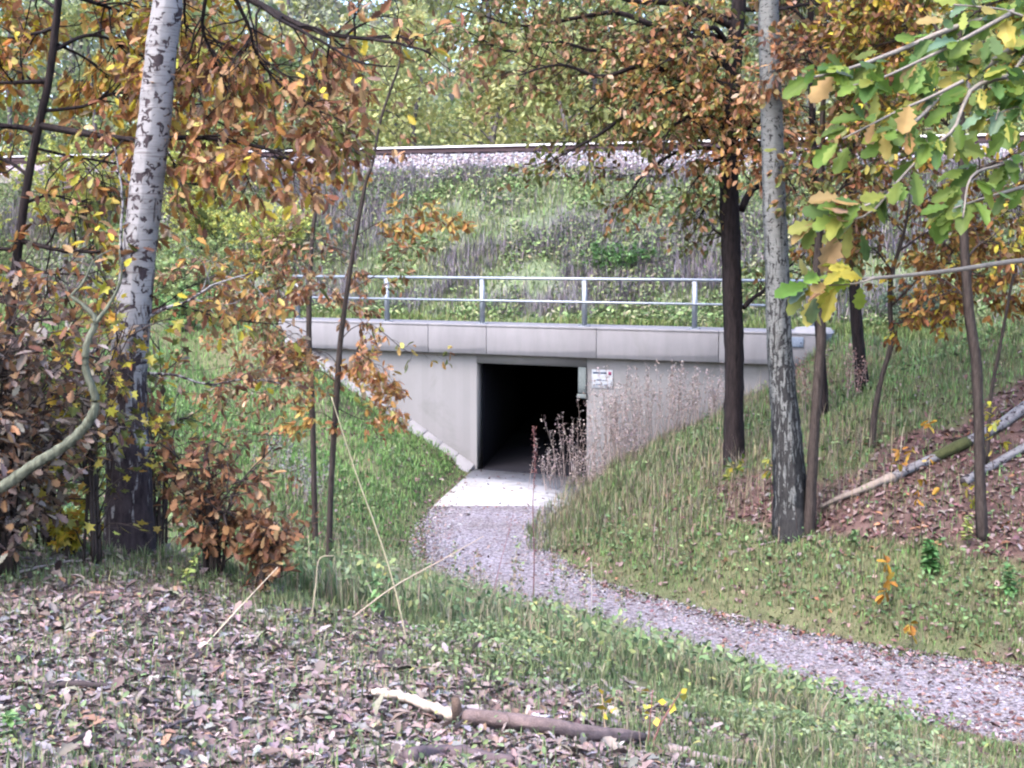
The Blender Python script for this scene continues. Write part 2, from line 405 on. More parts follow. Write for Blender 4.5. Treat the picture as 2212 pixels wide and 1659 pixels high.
def ground_col(X, Y, Z):
    a, w = to_aw(X, Y); lit = zones(X, Y, Z)[..., None]; s, sg = path_dist(X, Y); s = s.reshape(np.shape(X))
    n1 = fbm(X * .9, Y * .9, 41)[..., None]; n2 = fbm(X * 2.7, Y * 2.7, 43)[..., None]
    grass = np.array([.095, .115, .05]) * (1 - n1) + np.array([.18, .165, .09]) * n1
    leaf = np.array([.13, .085, .075]) * (1 - n2) + np.array([.24, .17, .155]) * n2
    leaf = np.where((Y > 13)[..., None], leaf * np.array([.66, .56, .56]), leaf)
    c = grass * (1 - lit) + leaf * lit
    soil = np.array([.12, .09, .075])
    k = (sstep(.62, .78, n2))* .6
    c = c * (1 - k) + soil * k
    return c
def sheet(name, av, wv, zf, mat, colf):
    A, W = np.meshgrid(av, wv, indexing='ij')
    X = WO[0] + WU[0] * A + WN[0] * W; Y = WO[1] + WU[1] * A + WN[1] * W
    Z = zf(A, W, X, Y); n, m = A.shape
    idx = np.arange(n * m).reshape(n, m)
    F = np.stack([idx[:-1, :-1], idx[1:, :-1], idx[1:, 1:], idx[:-1, 1:]], -1).reshape(-1, 4)
    mb = MB(); mb.add(np.stack([X, Y, Z], -1), F, colf(X, Y, Z).reshape(-1, 3))
    return mb.build(name, mat, smooth=True)
g = sheet('ground', np.arange(-34, 42.1, .22), np.concatenate([np.arange(-40, -.01, .22), [.0, .15, .3]]), lambda A, W, X, Y: ground_z(X, Y), M_GROUND, ground_col)
tag(g, kind='structure')
def bank_col(X, Y, Z):
    a, w = to_aw(X, Y); n1 = fbm(X * .6, Y * .6, 51)[..., None]; n2 = fbm(X * 1.9, Y * 1.9, 53)[..., None]
    green = np.array([.12, .18, .08]); dry = np.array([.20, .21, .14]); grey = np.array([.17, .15, .165])
    c = green * (1 - n1) + dry * n1
    k = sstep(.5, .68, n2) * .7
    c = c * (1 - k) + grey * k
    wy = np.array([.20, .21, .09]); k = sstep(18, 24, w)[..., None]
    return c * (1 - k) + wy * k
g = sheet('embankment', np.arange(-62, 72.1, .5), np.concatenate([np.arange(.34, 20, .33), np.arange(20, 101, 1.5)]),
          lambda A, W, X, Y: bank_profile(A, W), M_GROUND, bank_col)
tag(g, kind='structure')

# gravel path: a sheet along the bend with ragged edges, 12 mm above the earth
def path_sheet(name, i0, i1, mat, z, inset, ragged, col):
    mb = MB(); C_ = PC[i0:i1]; Nn = PNR[i0:i1]; m = 15
    t = np.linspace(-1, 1, m)
    V = np.zeros((len(C_), m, 3))
    for k in range(len(C_)):
        l = C_[k, 2] - inset + ragged * (vnoise(k * .13, 3.3, 61) - .5); r = C_[k, 2] - inset + ragged * (vnoise(k * .13, 9.1, 67) - .5)
        off = np.where(t < 0, t * l, t * r)
        V[k, :, :2] = C_[k, :2] + Nn[k] * off[:, None]
        V[k, :, 2] = z + (.03 * (1 - t ** 2) if ragged else 0)
    idx = np.arange(len(C_) * m).reshape(len(C_), m)
    F = np.stack([idx[:-1, :-1], idx[1:, :-1], idx[1:, 1:], idx[:-1, 1:]], -1).reshape(-1, 4)
    mb.add(V, F[:, ::-1], col); return tag(mb.build(name, mat, smooth=True), kind='structure')
islab = int(np.argmin(np.abs(PC[:, 1] - 28.5)))
path_sheet('path', islab - 1, 258, M_GRAVEL, .014, .02, .5, (1, 1, 1))
mb = MB()
# pale concrete apron in front of the opening, running on into the tunnel as its floor
TAX = nrm(np.array([.12, 1.0]))
ap = [(-1.62, 28.45), (1.15, 28.35)]
lA, rA = fr(2.44, .28)[:2], fr(5.45, .28)[:2]
top = [(ap[0][0], ap[0][1], .045), (ap[1][0], ap[1][1], .045), (rA[0], rA[1], .05), (lA[0], lA[1], .05)]
V = np.array(top + [(x, y, -.15) for x, y, z in top])
mb.add(V, [np.array([[0, 1, 2, 3], [0, 4, 5, 1], [1, 5, 6, 2], [2, 6, 7, 3], [3, 7, 4, 0]])], (1, 1, 1))
tag(mb.build('pavement', M_SLAB), kind='structure')

# ------------------------------------------------------------------ UNDERPASS
ZT, ZB = 3.56, 2.86
AL, AR = -3.0, 10.83
O0, O1, OH = 2.51, 5.37, 2.62
und = thing('railway_underpass', 'grey concrete pedestrian underpass with a dark square opening through the railway embankment', 'underpass', fr(3.9, .3, 0))
UB = np.array(und.location)
def upart(mb, name, mat): return mb.build(name, mat, und, UB)
# head wall: lower edge follows the slope of the ground on both sides; board marks as narrow vertical panels
mb = MB()
def wall_low(a):
    return max(-.1, (.585 * (O0 - a) if a < O0 else .585 * (a - O1)) - .5)
edges = list(np.arange(AL + .2, O0 - .05, .19)) + [O0]
edges2 = [O1] + list(np.arange(O1 + .19, AR - .2, .19))
for E_ in (edges, edges2):
    for a0, a1 in zip(E_[:-1], E_[1:]):
        l0, l1 = wall_low(a0), wall_low(a1)
        if min(l0, l1) > ZB: continue
        sh = rng.uniform(.955, 1.03); d = rng.uniform(0, .002)
        mb.add([fr(a0, .3, l0), fr(a1, .3, l1), fr(a1, .3, ZB + .1), fr(a0, .3, ZB + .1)], np.array([[0, 1, 2, 3]]), (sh, sh, sh))
    e0, e1 = E_[0], E_[-1]; k0 = -.5 if e0 == O1 else .585 * (O0 - e0) - .5; k1 = -.5 if e1 == O0 else .585 * (e1 - O1) - .5
    k0, k1 = min(k0, ZB), min(k1, ZB)
    hexa(mb, [fr(e0, .303, k0), fr(e0, .303, ZB + .1), fr(e0, .62, k0), fr(e0, .62, ZB + .1), fr(e1, .303, k1), fr(e1, .303, ZB + .1), fr(e1, .62, k1), fr(e1, .62, ZB + .1)], (.98, .98, .98))
wbox(mb, O0, O1, .302, .62, OH, ZB + .1, (.96, .96, .96))
upart(mb, 'head_wall', M_WALL)
# tunnel barrel
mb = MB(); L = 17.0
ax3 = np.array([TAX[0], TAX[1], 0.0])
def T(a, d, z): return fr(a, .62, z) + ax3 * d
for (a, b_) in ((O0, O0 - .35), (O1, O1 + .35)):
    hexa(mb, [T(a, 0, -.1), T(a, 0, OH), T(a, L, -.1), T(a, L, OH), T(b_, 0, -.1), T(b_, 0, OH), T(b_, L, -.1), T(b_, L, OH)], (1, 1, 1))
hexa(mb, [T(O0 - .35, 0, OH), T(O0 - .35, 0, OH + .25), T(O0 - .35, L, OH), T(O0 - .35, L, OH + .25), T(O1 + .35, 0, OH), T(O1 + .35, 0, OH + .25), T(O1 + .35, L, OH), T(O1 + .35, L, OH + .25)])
hexa(mb, [T(O0 - .3, L, -.1), T(O0 - .3, L, OH + .2), T(O0 - .3, L + .3, -.1), T(O0 - .3, L + .3, OH + .2), T(O1 + .3, L, -.1), T(O1 + .3, L, OH + .2), T(O1 + .3, L + .3, -.1), T(O1 + .3, L + .3, OH + .2)])  # added end wall closes the bore so its depth stays dark
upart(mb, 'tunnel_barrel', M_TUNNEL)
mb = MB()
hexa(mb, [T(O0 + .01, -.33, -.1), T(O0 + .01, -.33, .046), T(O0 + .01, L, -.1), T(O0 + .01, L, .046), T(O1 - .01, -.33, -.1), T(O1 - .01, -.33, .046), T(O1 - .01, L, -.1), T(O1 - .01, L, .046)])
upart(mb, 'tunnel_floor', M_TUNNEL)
# parapet beam, cast in lengths with tight joints; coping slab on top
mb = MB()
js = [AL, 1.35, 2.92, 5.72, 8.6, AR]
for a0, a1 in zip(js[:-1], js[1:]):
    wbox(mb, a0 + .004, a1 - .004, 0, 1.3, ZB, ZT - .05)
    wbox(mb, a0 + .004, a1 - .004, -.012, 1.34, ZT - .05, ZT)
bevel(upart(mb, 'parapet_beam', M_BEAM), .012)
mb = MB()
wbox(mb, O1 - .2, O1 + .0, .24, .30, 2.02, OH - .0); wbox(mb, O1 - .22, O1 + .02, .22, .30, 1.9, 2.0)
bevel(upart(mb, 'corner_bracket', plain('grey_green_paint', (.15, .17, .165), .7)), .01)
# stepped kerb stones down both slopes against the head wall
def kerb(name, a_in, a_out, z_out):
    mb = MB(); n = 12
    for k in range(n):
        t0, t1 = k / n, (k + 1) / n
        a0 = a_in + (a_out - a_in) * t0; a1 = a_in + (a_out - a_in) * t1
        z0, z1 = z_out * t0 + .02, z_out * t1 + .02
        j = rng.uniform(-.004, .004); lip = .012
        lo0, lo1 = z0 + j, z1 + j - lip
        w0, w1 = -.30, .30
        c = [fr(a0, w0, lo0 - .55), fr(a0, w0, lo0 - .06), fr(a0, w1, lo0 - .3), fr(a0, w1, lo0 + .14), fr(a1, w0, lo1 - .55), fr(a1, w0, lo1 - .06), fr(a1, w1, lo1 - .3), fr(a1, w1, lo1 + .14)]
        if a_out < a_in: c = [c[4], c[5], c[6], c[7], c[0], c[1], c[2], c[3]]
        hexa(mb, c)
    return bevel(upart(mb, name, M_EDGE), .015)
kerb('kerb_strip', O0 - .05, -2.75, 3.08)
# mortar pad under the last post
mb = MB(); th = np.linspace(0, 2 * math.pi, 14, endpoint=False)
V = [fr(10.58, .35, ZT + .14)] + [fr(10.58 + .38 * math.cos(t), .35 + .3 * math.sin(t), ZT + .10) for t in th] + [fr(10.58 + .46 * math.cos(t), .35 + .36 * math.sin(t), ZT - .01) for t in th]
F3 = np.array([[0, 1 + i, 1 + (i + 1) % 14] for i in range(14)]); F4 = np.array([[1 + i, 15 + i, 15 + (i + 1) % 14, 1 + (i + 1) % 14] for i in range(14)])
mb.add(V, [F3, F4], (.9, .9, .9)); upart(mb, 'mortar_pad', M_EDGE)

# sign on the wall right of the opening
sg_ = thing('wall_sign', 'small white notice board with dark printed lines fixed to the wall beside the tunnel mouth', 'sign', fr(5.75, .28, 2.36))
SB = np.array(sg_.location)
mb = MB(); wbox(mb, 5.50, 6.02, .272, .29, 2.15, 2.58); bevel(mb.build('board', M_WHITE, sg_, SB), .006)
mb = MB()
wbox(mb, 5.53, 5.86, .268, .2735, 2.485, 2.525)
for x0, x1 in ((5.61, 5.67), (5.675, 5.72), (5.725, 5.745)): wbox(mb, x0, x1, .268, .2735, 2.325, 2.355)
for x0, x1 in ((5.77, 5.81), (5.82, 5.88)): wbox(mb, x0, x1, .269, .2735, 2.325, 2.345)
for x0, x1 in ((5.60, 5.65), (5.655, 5.71), (5.72, 5.74), (5.80, 5.90)): wbox(mb, x0, x1, .269, .2735, 2.22, 2.243)
mb.build('lettering', M_INK, sg_, SB)
mb = MB(); wbox(mb, 5.91, 5.985, .268, .2735, 2.46, 2.54); mb.build('emblem', M_RED, sg_, SB)
pl = thing('marker_plate', 'small blue plate with two dark marks at the right end of the parapet beam', 'plate', fr(10.37, -.01, 3.35))
PB = np.array(pl.location)
mb = MB(); wbox(mb, 10.22, 10.47, -.035, -.014, 3.25, 3.47); bevel(mb.build('plate', M_BLUE, pl, PB), .005)
mb = MB(); wbox(mb, 10.40, 10.44, -.040, -.0355, 3.34, 3.38); wbox(mb, 10.385, 10.41, -.040, -.0355, 3.265, 3.295); mb.build('mark', M_INK, pl, PB)

# ------------------------------------------------------------------ RAILING
rl = thing('railing', 'galvanised steel railing with two rails along the top of the parapet beam', 'railing', fr(3.9, .35, ZT))
RB = np.array(rl.location)
PA = [-2.64, 0.0, 2.64, 5.28, 7.93, 10.57]
post_me = None
for k, a in enumerate(PA):
    if post_me is None:
        mb = MB(); B0 = fr(a, .35, ZT)
        wbox(mb, a - .05, a + .05, .31, .325, ZT + .012, ZT + 1.06); wbox(mb, a - .05, a + .05, .375, .39, ZT + .012, ZT + 1.06)
        wbox(mb, a - .006, a + .006, .326, .374, ZT + .012, ZT + 1.06)
        p = mb.build('post', M_GALV, rl, B0); p.location = B0 - RB
        mb = MB(); wbox(mb, a - .12, a + .12, .24, .46, ZT + .001, ZT + .014)
        for da in (-.09, .09):
            for dw in (-.08, .08): wbox(mb, a + da - .012, a + da + .012, .35 + dw - .012, .35 + dw + .012, ZT + .0145, ZT + .035)
        q = mb.build('base_plate', M_GALV, p, B0); post_me = (p, q)
    else:
        p = post_me[0].copy(); COL.objects.link(p); p.parent = rl; p.location = fr(a, .35, ZT) - RB
        q = post_me[1].copy(); COL.objects.link(q); q.parent = p
        if k == 5: q.location = (0, 0, .12); p.scale = (1, 1, 1)
mb = MB(); tube(mb, [fr(-2.75, .35, ZT + 1.09), fr(3.9, .35, ZT + 1.09), fr(10.68, .35, ZT + 1.09)], .037, 10); mb.build('top_rail', M_GALV, rl, RB, True)
mb = MB(); tube(mb, [fr(-2.75, .285, ZT + .56), fr(3.9, .285, ZT + .56), fr(10.62, .285, ZT + .56)], .027, 10); mb.build('mid_rail', M_GALV, rl, RB, True)

# ------------------------------------------------------------------ RAILWAY
def grade(a): return -.0122 * (a + 3)
def strip(mb, prof, a0, a1, n, col=(1, 1, 1)):   # profile (w,z) swept along the line
    av = np.linspace(a0, a1, n); m = len(prof)
    V = np.array([[fr(a, w, z + grade(a)) for w, z in prof] for a in av])
    idx = np.arange(n * m).reshape(n, m)
    F = np.stack([idx[:-1, :-1], idx[1:, :-1], idx[1:, 1:], idx[:-1, 1:]], -1).reshape(-1, 4)
    mb.add(V, F[:, ::-1], col)
mb = MB(); strip(mb, [(8.35, 7.5), (8.9, 7.78), (9.95, 8.27), (10.3, 8.29), (13.4, 8.29), (13.9, 8.3), (15.2, 7.6)], -62, 72, 120, (.36, .29, .31))
tag(mb.build('ballast_bed', M_GROUND), kind='structure')
N = 26000
a = rng.uniform(-20, 24, N); w = np.where(rng.random(N) < .8, rng.uniform(8.3, 10.25, N), rng.uniform(10, 13.4, N))
z = np.interp(w, [8.35, 8.9, 9.95, 10.3, 13.4], [7.52, 7.80, 8.28, 8.30, 8.30]) + grade(a) + rng.uniform(-.02, .03, N)
keep = (w > 8.75) | (rng.random(N) < .5)
a, w, z = a[keep], w[keep], z[keep]
PTS = np.stack([WO[0] + WU[0] * a + WN[0] * w, WO[1] + WU[1] * a + WN[1] * w, z], -1)
CUBE = np.array([(x, y, q) for x in (-1, 1) for y in (-1, 1) for q in (-1, 1)], float)
STONE_F = [BOXF[:, ::-1]]
def put_stones(mb, P, S, C):
    n = len(P); V = CUBE[None] * rng.uniform(.45, 1.0, (n, 8, 3)) * rng.uniform(.6, 1.1, (n, 1, 3))
    ang = rng.uniform(0, 6.28, n); tl = rng.uniform(-.8, .8, n)
    c, s_ = np.cos(ang)[:, None], np.sin(ang)[:, None]; ct, st = np.cos(tl)[:, None], np.sin(tl)[:, None]
    x, y, q = V[..., 0], V[..., 1], V[..., 2]
    y, q = y * ct - q * st, y * st + q * ct; x, y = x * c - y * s_, x * s_ + y * c
    mb.inst(P[:, None] + S[:, None, None] * np.stack([x, y, q], -1), STONE_F, C)
mb = MB(); put_stones(mb, PTS, rng.uniform(.025, .062, len(PTS)), pick([(.34, .32, .335), (.27, .245, .26), (.46, .44, .46), (.14, .115, .12), (.34, .265, .25)], len(PTS)))
tag(mb.build('ballast', M_STONE), 'pinkish grey crushed stone ballast under the railway track', 'ballast', kind='stuff')
tr = thing('railway_track', 'single railway track with shiny rail heads on stone ballast above the embankment', 'railway track', fr(0, 11.4, 8.6))
TB = np.array(tr.location)
RZ = 8.65
for w0 in (10.68, 12.18):
    mb = MB(); strip(mb, [(w0 - .085, RZ - .215), (w0 - .085, RZ - .195), (w0 - .014, RZ - .17), (w0 - .010, RZ - .07), (w0 - .036, RZ - .058), (w0 + .036, RZ - .058), (w0 + .010, RZ - .07), (w0 + .014, RZ - .17), (w0 + .085, RZ - .195), (w0 + .085, RZ - .215)], -45, 50, 40)
    r = mb.build('rail', M_RUST, tr, TB)
    mb = MB(); strip(mb, [(w0 - .036, RZ - .057), (w0 - .036, RZ - .006), (w0 - .030, RZ), (w0 + .030, RZ), (w0 + .036, RZ - .006), (w0 + .036, RZ - .057)], -45, 50, 40)
    mb.build('rail_head', M_POLISH, r, TB)
sl0 = None
for k in range(72):
    a = -19 + k * .61; org = fr(a, 11.43, RZ - .30 + grade(a))
    if sl0 is None:
        mb = MB()
        hexa(mb, [fr(a + da, w, RZ + dz + grade(a)) for da in (-.13, .13) for w in (10.18, 12.68) for dz in (-.40, -.218)])
        sl0 = bevel(mb.build('sleeper', M_SLEEPER, tr, org), .02); sl0.location = org - TB
    else:
        c = sl0.copy(); COL.objects.link(c); c.parent = tr; c.location = org - TB

# ------------------------------------------------------------------ PLANTS: leaf colours
RUST = [(.43, .20, .09, 3), (.50, .28, .14, 3), (.31, .135, .07, 2.2), (.55, .36, .18, 2), (.54, .40, .29, 1.6), (.19, .09, .06, 1.2), (.46, .40, .14, .8)]
ORANGE = [(.58, .31, .09, 3), (.62, .41, .12, 2.4), (.48, .23, .085, 2), (.56, .48, .13, 1.6), (.34, .16, .075, 1.2)]
YELLOW = [(.66, .53, .06, 3), (.58, .50, .10, 2), (.44, .46, .09, 1.5), (.64, .38, .07, 1)]
OLIVE = [(.24, .25, .07, 3), (.17, .20, .055, 2.5), (.34, .28, .08, 1.5), (.34, .18, .075, 2), (.19, .115, .055, 1.2)]
SALMON = [(.60, .32, .17, 3), (.66, .42, .25, 2.4), (.52, .23, .11, 2.4), (.72, .54, .36, 1.2), (.36, .15, .07, 1)]
GREEN = [(.165, .26, .045, 3), (.22, .30, .055, 2.4), (.12, .205, .055, 1.6), (.35, .37, .07, 1.4), (.25, .35, .22, .7), (.42, .28, .10, .5)]
DEADGREY = [(.33, .25, .20, 3), (.24, .165, .125, 3), (.44, .36, .31, 1.6), (.13, .09, .07, 1.4), (.42, .24, .13, 2)]
DRYORANGE = [(.42, .21, .095, 3), (.31, .145, .075, 3), (.50, .31, .16, 1.6), (.18, .09, .055, 1.4)]
FARYEL = [(.58, .59, .22, 3), (.66, .65, .29, 2.5), (.50, .55, .23, 2), (.44, .50, .28, 1.2), (.68, .62, .30, 1)]
FARGREEN = [(.30, .40, .19, 3), (.38, .46, .22, 2), (.46, .50, .22, 1.3), (.26, .35, .22, 1)]
FARGREY = [(.42, .43, .36, 3), (.36, .37, .34, 2), (.50, .50, .34, 2), (.54, .52, .38, 1)]
FARRUST = [(.40, .20, .08, 3), (.48, .30, .10, 2), (.34, .28, .10, 2), (.28, .14, .07, 1)]

DENS, SPREAD = .85, 1.5
class Plant:
    """a thing with trunk, branches and one crown of leaves; geometry in world space, stored from the foot"""
    def __init__(s, name, label, cat, foot, group=None, bark=None, leafmat=None):
        s.o = thing(name, label, cat, foot, group); s.b = np.asarray(foot, float); s.bark = bark or M_BARK; s.lm = leafmat or M_LEAF
        s.lv = MB(); s.nl = 0
    def part(s, mb, name, mat=None, smooth=True): return mb.build(name, mat or s.bark, s.o, s.b, smooth)
    def trunk(s, pts, rad, sides=12, n=40, wob=.10, name='trunk', col=(.06, .045, .04)):
        P = spline(pts, n); r = np.interp(np.linspace(0, 1, n), np.linspace(0, 1, len(rad)), rad)
        P = P + rng.normal(0, 1, P.shape) * (r * .018)[:, None]
        mb = MB(); tube(mb, P, r, sides, col, wob); s.part(mb, name); return P
    def leaves(s, P, D, Nn, size, pal, tpl='oak', fold=.25, curl=.2):
        P = np.asarray(P); n = len(P)
        if n == 0: return
        S = rng.uniform(size[0], size[1], n)
        put_leaves(s.lv, P, D, Nn, S, pick(pal, n), tpl, fold, curl); s.nl += n
    def twig_leaves(s, tip, d, L, k, size, pal, tpl, droop):
        t = np.concatenate([rng.uniform(.25, 1, k - k // 2), np.ones(k // 2)])
        P = tip[None] - d[None] * (L * (1 - t))[:, None] + rng.normal(0, .012, (k, 3))
        D = nrm(d[None] * .8 + rdir(k) * .9 + np.array([0, 0, -droop]))
        Nn = nrm(np.array([0, 0, 1.0]) + rdir(k) * .75)
        s.leaves(P, D, Nn, size, pal, tpl)
    def limb(s, pts, r0, r1, sub=10, sublen=.5, twig=4, twiglen=.22, k=6, size=(.07, .11), pal=RUST, tpl='oak', t0=.25, droop=.35, up=.05, col=(.05, .038, .034), name='branch', n=26, spread=1.0, flat=.7, sr=None):
        P = spline(pts, n); m = len(P)
        P = P + np.cumsum(rng.normal(0, .004, P.shape), 0) * np.linspace(0, 1, m)[:, None]
        mb = MB(); R = np.linspace(r0, r1, m); tube(mb, P, R, 6, col, .15)
        Tn = nrm(np.gradient(P, axis=0))
        if k: sub = int(sub * SPREAD); sublen *= 1.35; twig += 1; k = k * DENS
        for i in range(sub):
            t = t0 + (1 - t0) * (i + rng.random()) / sub; j = min(int(t * (m - 1)), m - 1)
            pd = rdir(1)[0] * np.array([1, 1, flat]); pd = pd - Tn[j] * pd.dot(Tn[j]) * .7
            d = nrm(Tn[j] * .75 + nrm(pd) * .9 * spread + np.array([0, 0, up])); l = sublen * rng.uniform(.55, 1.15) * (1 - .35 * t)
            q = [P[j]]
            for g_ in range(4):
                d = nrm(d + rng.normal(0, .22, 3) + np.array([0, 0, -.05])); q.append(q[-1] + d * l / 4)
            q = np.array(q); rr = (sr or min(R[j] * .6, .010))
            tube(mb, q, np.linspace(rr, rr * .35, 5), 4, col)
            for w_ in range(twig):
                tt = rng.uniform(.3, 1) if w_ else 1.0; b0 = np.array([np.interp(tt * 4, range(5), q[:, c]) for c in range(3)])
                d2 = nrm(d + rdir(1)[0] * .85 + np.array([0, 0, -.1 * droop])); l2 = twiglen * rng.uniform(.5, 1.2); tip = b0 + d2 * l2
                tube(mb, np.array([b0, b0 + d2 * l2 * .5 + rng.normal(0, .008, 3), tip]), [rr * .4, rr * .3, rr * .2], 3, col, cap=False)
                kk = max(1, int(k * rng.uniform(.5, 1.4))) if k else 0
                if kk: s.twig_leaves(tip, d2, l2, kk, size, pal, tpl, droop)
        s.part(mb, name)
        return P
    def finish(s, name='crown'):
        if s.nl: s.lv.build(name, s.lm, s.o, s.b)
        return s.o
def L(pix, Y0, Y1=None):
    Y1 = Y0 if Y1 is None else Y1; n = len(pix)
    return [at(x, y, Y0 + (Y1 - Y0) * i / max(1, n - 1)) for i, (x, y) in enumerate(pix)]
def px2m(px, Y): return px * Y / FPX

# ------------------------------------------------------------------ LEFT SIDE
# white birch close to the camera
f = ghit(280, 1195); Y = f[1]
pl = Plant('birch_tree', 'white birch with black scars and a dark fissured foot, thickest trunk of the wood edge', 'tree', f, 'birches at the wood edge', M_BIRCH, M_LEAF)
pts = L([(280, 1215), (279, 1100), (277, 980), (274, 850), (284, 720), (298, 570), (316, 410), (334, 260), (349, 110), (362, 0), (372, -160), (385, -420), (400, -760)], Y)
TP = pl.trunk(pts, [px2m(q, Y) for q in (60, 52, 47, 42, 39, 37, 35.5, 34.5, 33, 31, 27, 20, 10)], 20, 90, .05)
for k, (pa, pb, pc) in enumerate([((372, -160), (520, -330), (640, -420)), ((380, -350), (250, -520), (150, -600)), ((390, -520), (520, -700), (600, -800)), ((396, -680), (330, -900), (300, -1050))]):
    pl.limb(L([pa, pb, pc], Y, Y + rng.uniform(-.8, .8)), .022, .007, 8, .5, 3, .25, 4, (.035, .055), YELLOW, 'simple')
# the slim side stem hugging it, and thin dead side twigs
pl.limb(L([(268, 600), (262, 520), (268, 450), (262, 380), (250, 320)], Y - .1), .011, .004, 4, .18, 1, .1, 0, name='branch', col=(.16, .15, .13))
pl.limb(L([(312, 690), (350, 668), (395, 655), (440, 628), (470, 612), (540, 590)], Y), .014, .005, 5, .3, 3, .14, 5, (.06, .09), ORANGE, 'oak', .45)
pl.limb(L([(318, 806), (380, 812), (450, 832), (520, 826), (600, 842)], Y), .011, .004, 5, .28, 2, .14, 4, (.06, .09), RUST, 'oak', .4)
pl.limb(L([(245, 728), (190, 765), (130, 805), (62, 835)], Y - .1, Y - .3), .012, .022, 3, .2, 1, .1, 0, col=(.05, .04, .04))
pl.finish()

# dark oak behind the birch: its boughs fill the upper left with rust and orange leaves
f = ghit(25, 1120, 6); f = np.array([at(25, 900, 9.6)[0], 9.6, gz(at(25, 900, 9.6)[0], 9.6)]); Y = 9.6
pl = Plant('oak_tree', 'slim dark oak left of the white birch, its boughs full of orange and rust leaves', 'tree', f, 'oaks in autumn leaf', M_OAKBARK)
b = proj(f[None]); b = (float(b[0][0]), float(b[1][0]))
pl.trunk(L([b, (18, 800), (30, 620), (44, 500), (62, 380), (84, 270), (104, 180), (120, 60), (140, -150), (165, -420), (180, -700)], Y), [.048, .036, .032, .030, .029, .028, .027, .026, .024, .02, .012], 12, 60)
KW = dict(size=(.062, .10), tpl='oak'); GOLD = RUST + RUST[:4] + ORANGE + YELLOW[:1]
pl.limb(L([(90, 272), (190, 290), (290, 302), (430, 300), (560, 318), (640, 350)], Y, Y - .9), .030, .007, 13, .42, 4, .2, 8.7, pal=GOLD, **KW)
pl.limb(L([(84, 285), (40, 275), (-60, 262), (-200, 230)], Y), .026, .01, 5, .4, 4, .2, 7.2, pal=GOLD, **KW)
pl.limb(L([(104, 175), (40, 182), (-80, 190)], Y), .022, .008, 5, .4, 4, .2, 8.7, pal=ORANGE + RUST[:2] + YELLOW[:1], **KW)
pl.limb(L([(112, 110), (200, 78), (300, 120), (380, 165), (470, 200)], Y, Y + .7), .016, .005, 12, .42, 4, .22, 10.2, pal=ORANGE + RUST[:2] + YELLOW[:1], **KW)
pl.limb(L([(118, 60), (60, 78), (-60, 90)], Y, Y + .5), .014, .006, 8, .45, 4, .22, 10.2, pal=ORANGE + RUST[:2] + YELLOW[:1], **KW)
pl.limb(L([(125, 20), (60, -20), (-40, -60)], Y, Y + .8), .014, .006, 9, .5, 4, .22, 10.2, pal=ORANGE + RUST[:2] + YELLOW[:1], **KW)
pl.limb(L([(128, -20), (220, 10), (300, 40), (420, 60)], Y, Y + .8), .016, .006, 14, .5, 4, .22, 10.2, pal=ORANGE + YELLOW[:2], **KW)
pl.limb(L([(44, 520), (120, 538), (220, 545), (320, 532)], Y, Y - .4), .02, .007, 6, .3, 3, .16, 5.8, pal=GOLD, **KW)
pl.limb(L([(40, 540), (-40, 532), (-160, 520)], Y), .018, .007, 5, .3, 3, .16, 7.2, pal=GOLD, **KW)
pl.limb(L([(150, -220), (350, -100), (545, 2), (640, 48), (740, 74), (830, 84), (930, 104)], Y, Y - 1.6), .034, .006, 11, .40, 3, .2, 3, t0=.3, pal=GOLD, **KW)
pl.limb(L([(560, 8), (610, 45), (700, 92), (790, 142), (860, 150)], Y - 1.2, Y - 1.6), .014, .004, 7, .34, 3, .18, 2.9, pal=GOLD, **KW)
pl.limb(L([(500, -20), (540, 60), (560, 120), (620, 190)], Y - 1.0, Y - .6), .014, .005, 13, .55, 4, .24, 6, pal=GOLD, **KW)
pl.limb(L([(450, -40), (440, 60), (470, 130), (520, 240)], Y - .8, Y - .4), .014, .005, 13, .55, 4, .24, 6, pal=GOLD, **KW)
pl.limb(L([(400, -60), (400, 30), (410, 90)], Y - .5, Y), .012, .005, 8, .36, 4, .2, 10.2, pal=YELLOW + RUST, **KW)
pl.limb(L([(620, 190), (690, 240), (750, 270)], Y - .8, Y - .9), .008, .004, 5, .28, 3, .16, 7.2, pal=OLIVE + RUST, **KW)
MIX = RUST + YELLOW[:2] + OLIVE[:2]
pl.limb(L([(62, 380), (20, 350), (-60, 330), (-160, 330)], Y, Y + .4), .014, .005, 8, .4, 4, .2, 5.8, pal=ORANGE + RUST[:2] + YELLOW[:1], **KW)
pl.limb(L([(52, 440), (110, 420), (180, 430), (260, 400)], Y, Y + .4), .012, .004, 8, .4, 3, .2, 4.3, pal=MIX, **KW)
pl.limb(L([(40, 560), (100, 590), (180, 600), (260, 640)], Y, Y - .6), .012, .004, 8, .4, 3, .2, 4.3, pal=MIX, **KW)
pl.limb(L([(30, 640), (-20, 620), (-80, 600)], Y, Y - .4), .012, .004, 7, .4, 3, .2, 5.8, pal=GOLD, **KW)
pl.limb(L([(75, 320), (160, 340), (250, 360), (380, 400), (470, 420)], Y, Y + .5), .012, .004, 11, .4, 3, .2, 4.3, pal=MIX, **KW)
pl.limb(L([(85, 240), (180, 230), (260, 200), (400, 230), (520, 290), (600, 330)], Y, Y + .4), .014, .004, 14, .4, 4, .2, 5.8, pal=GOLD, **KW)
pl.limb(L([(115, 90), (200, 140), (250, 200)], Y, Y + .6), .010, .004, 8, .4, 4, .2, 7.2, pal=ORANGE + YELLOW[:2], **KW)
pl.limb(L([(30, 700), (120, 690), (240, 700), (360, 660), (480, 690), (600, 700)], Y, Y - .5), .013, .004, 12, .4, 3, .2, 2.4, pal=MIX, **KW)
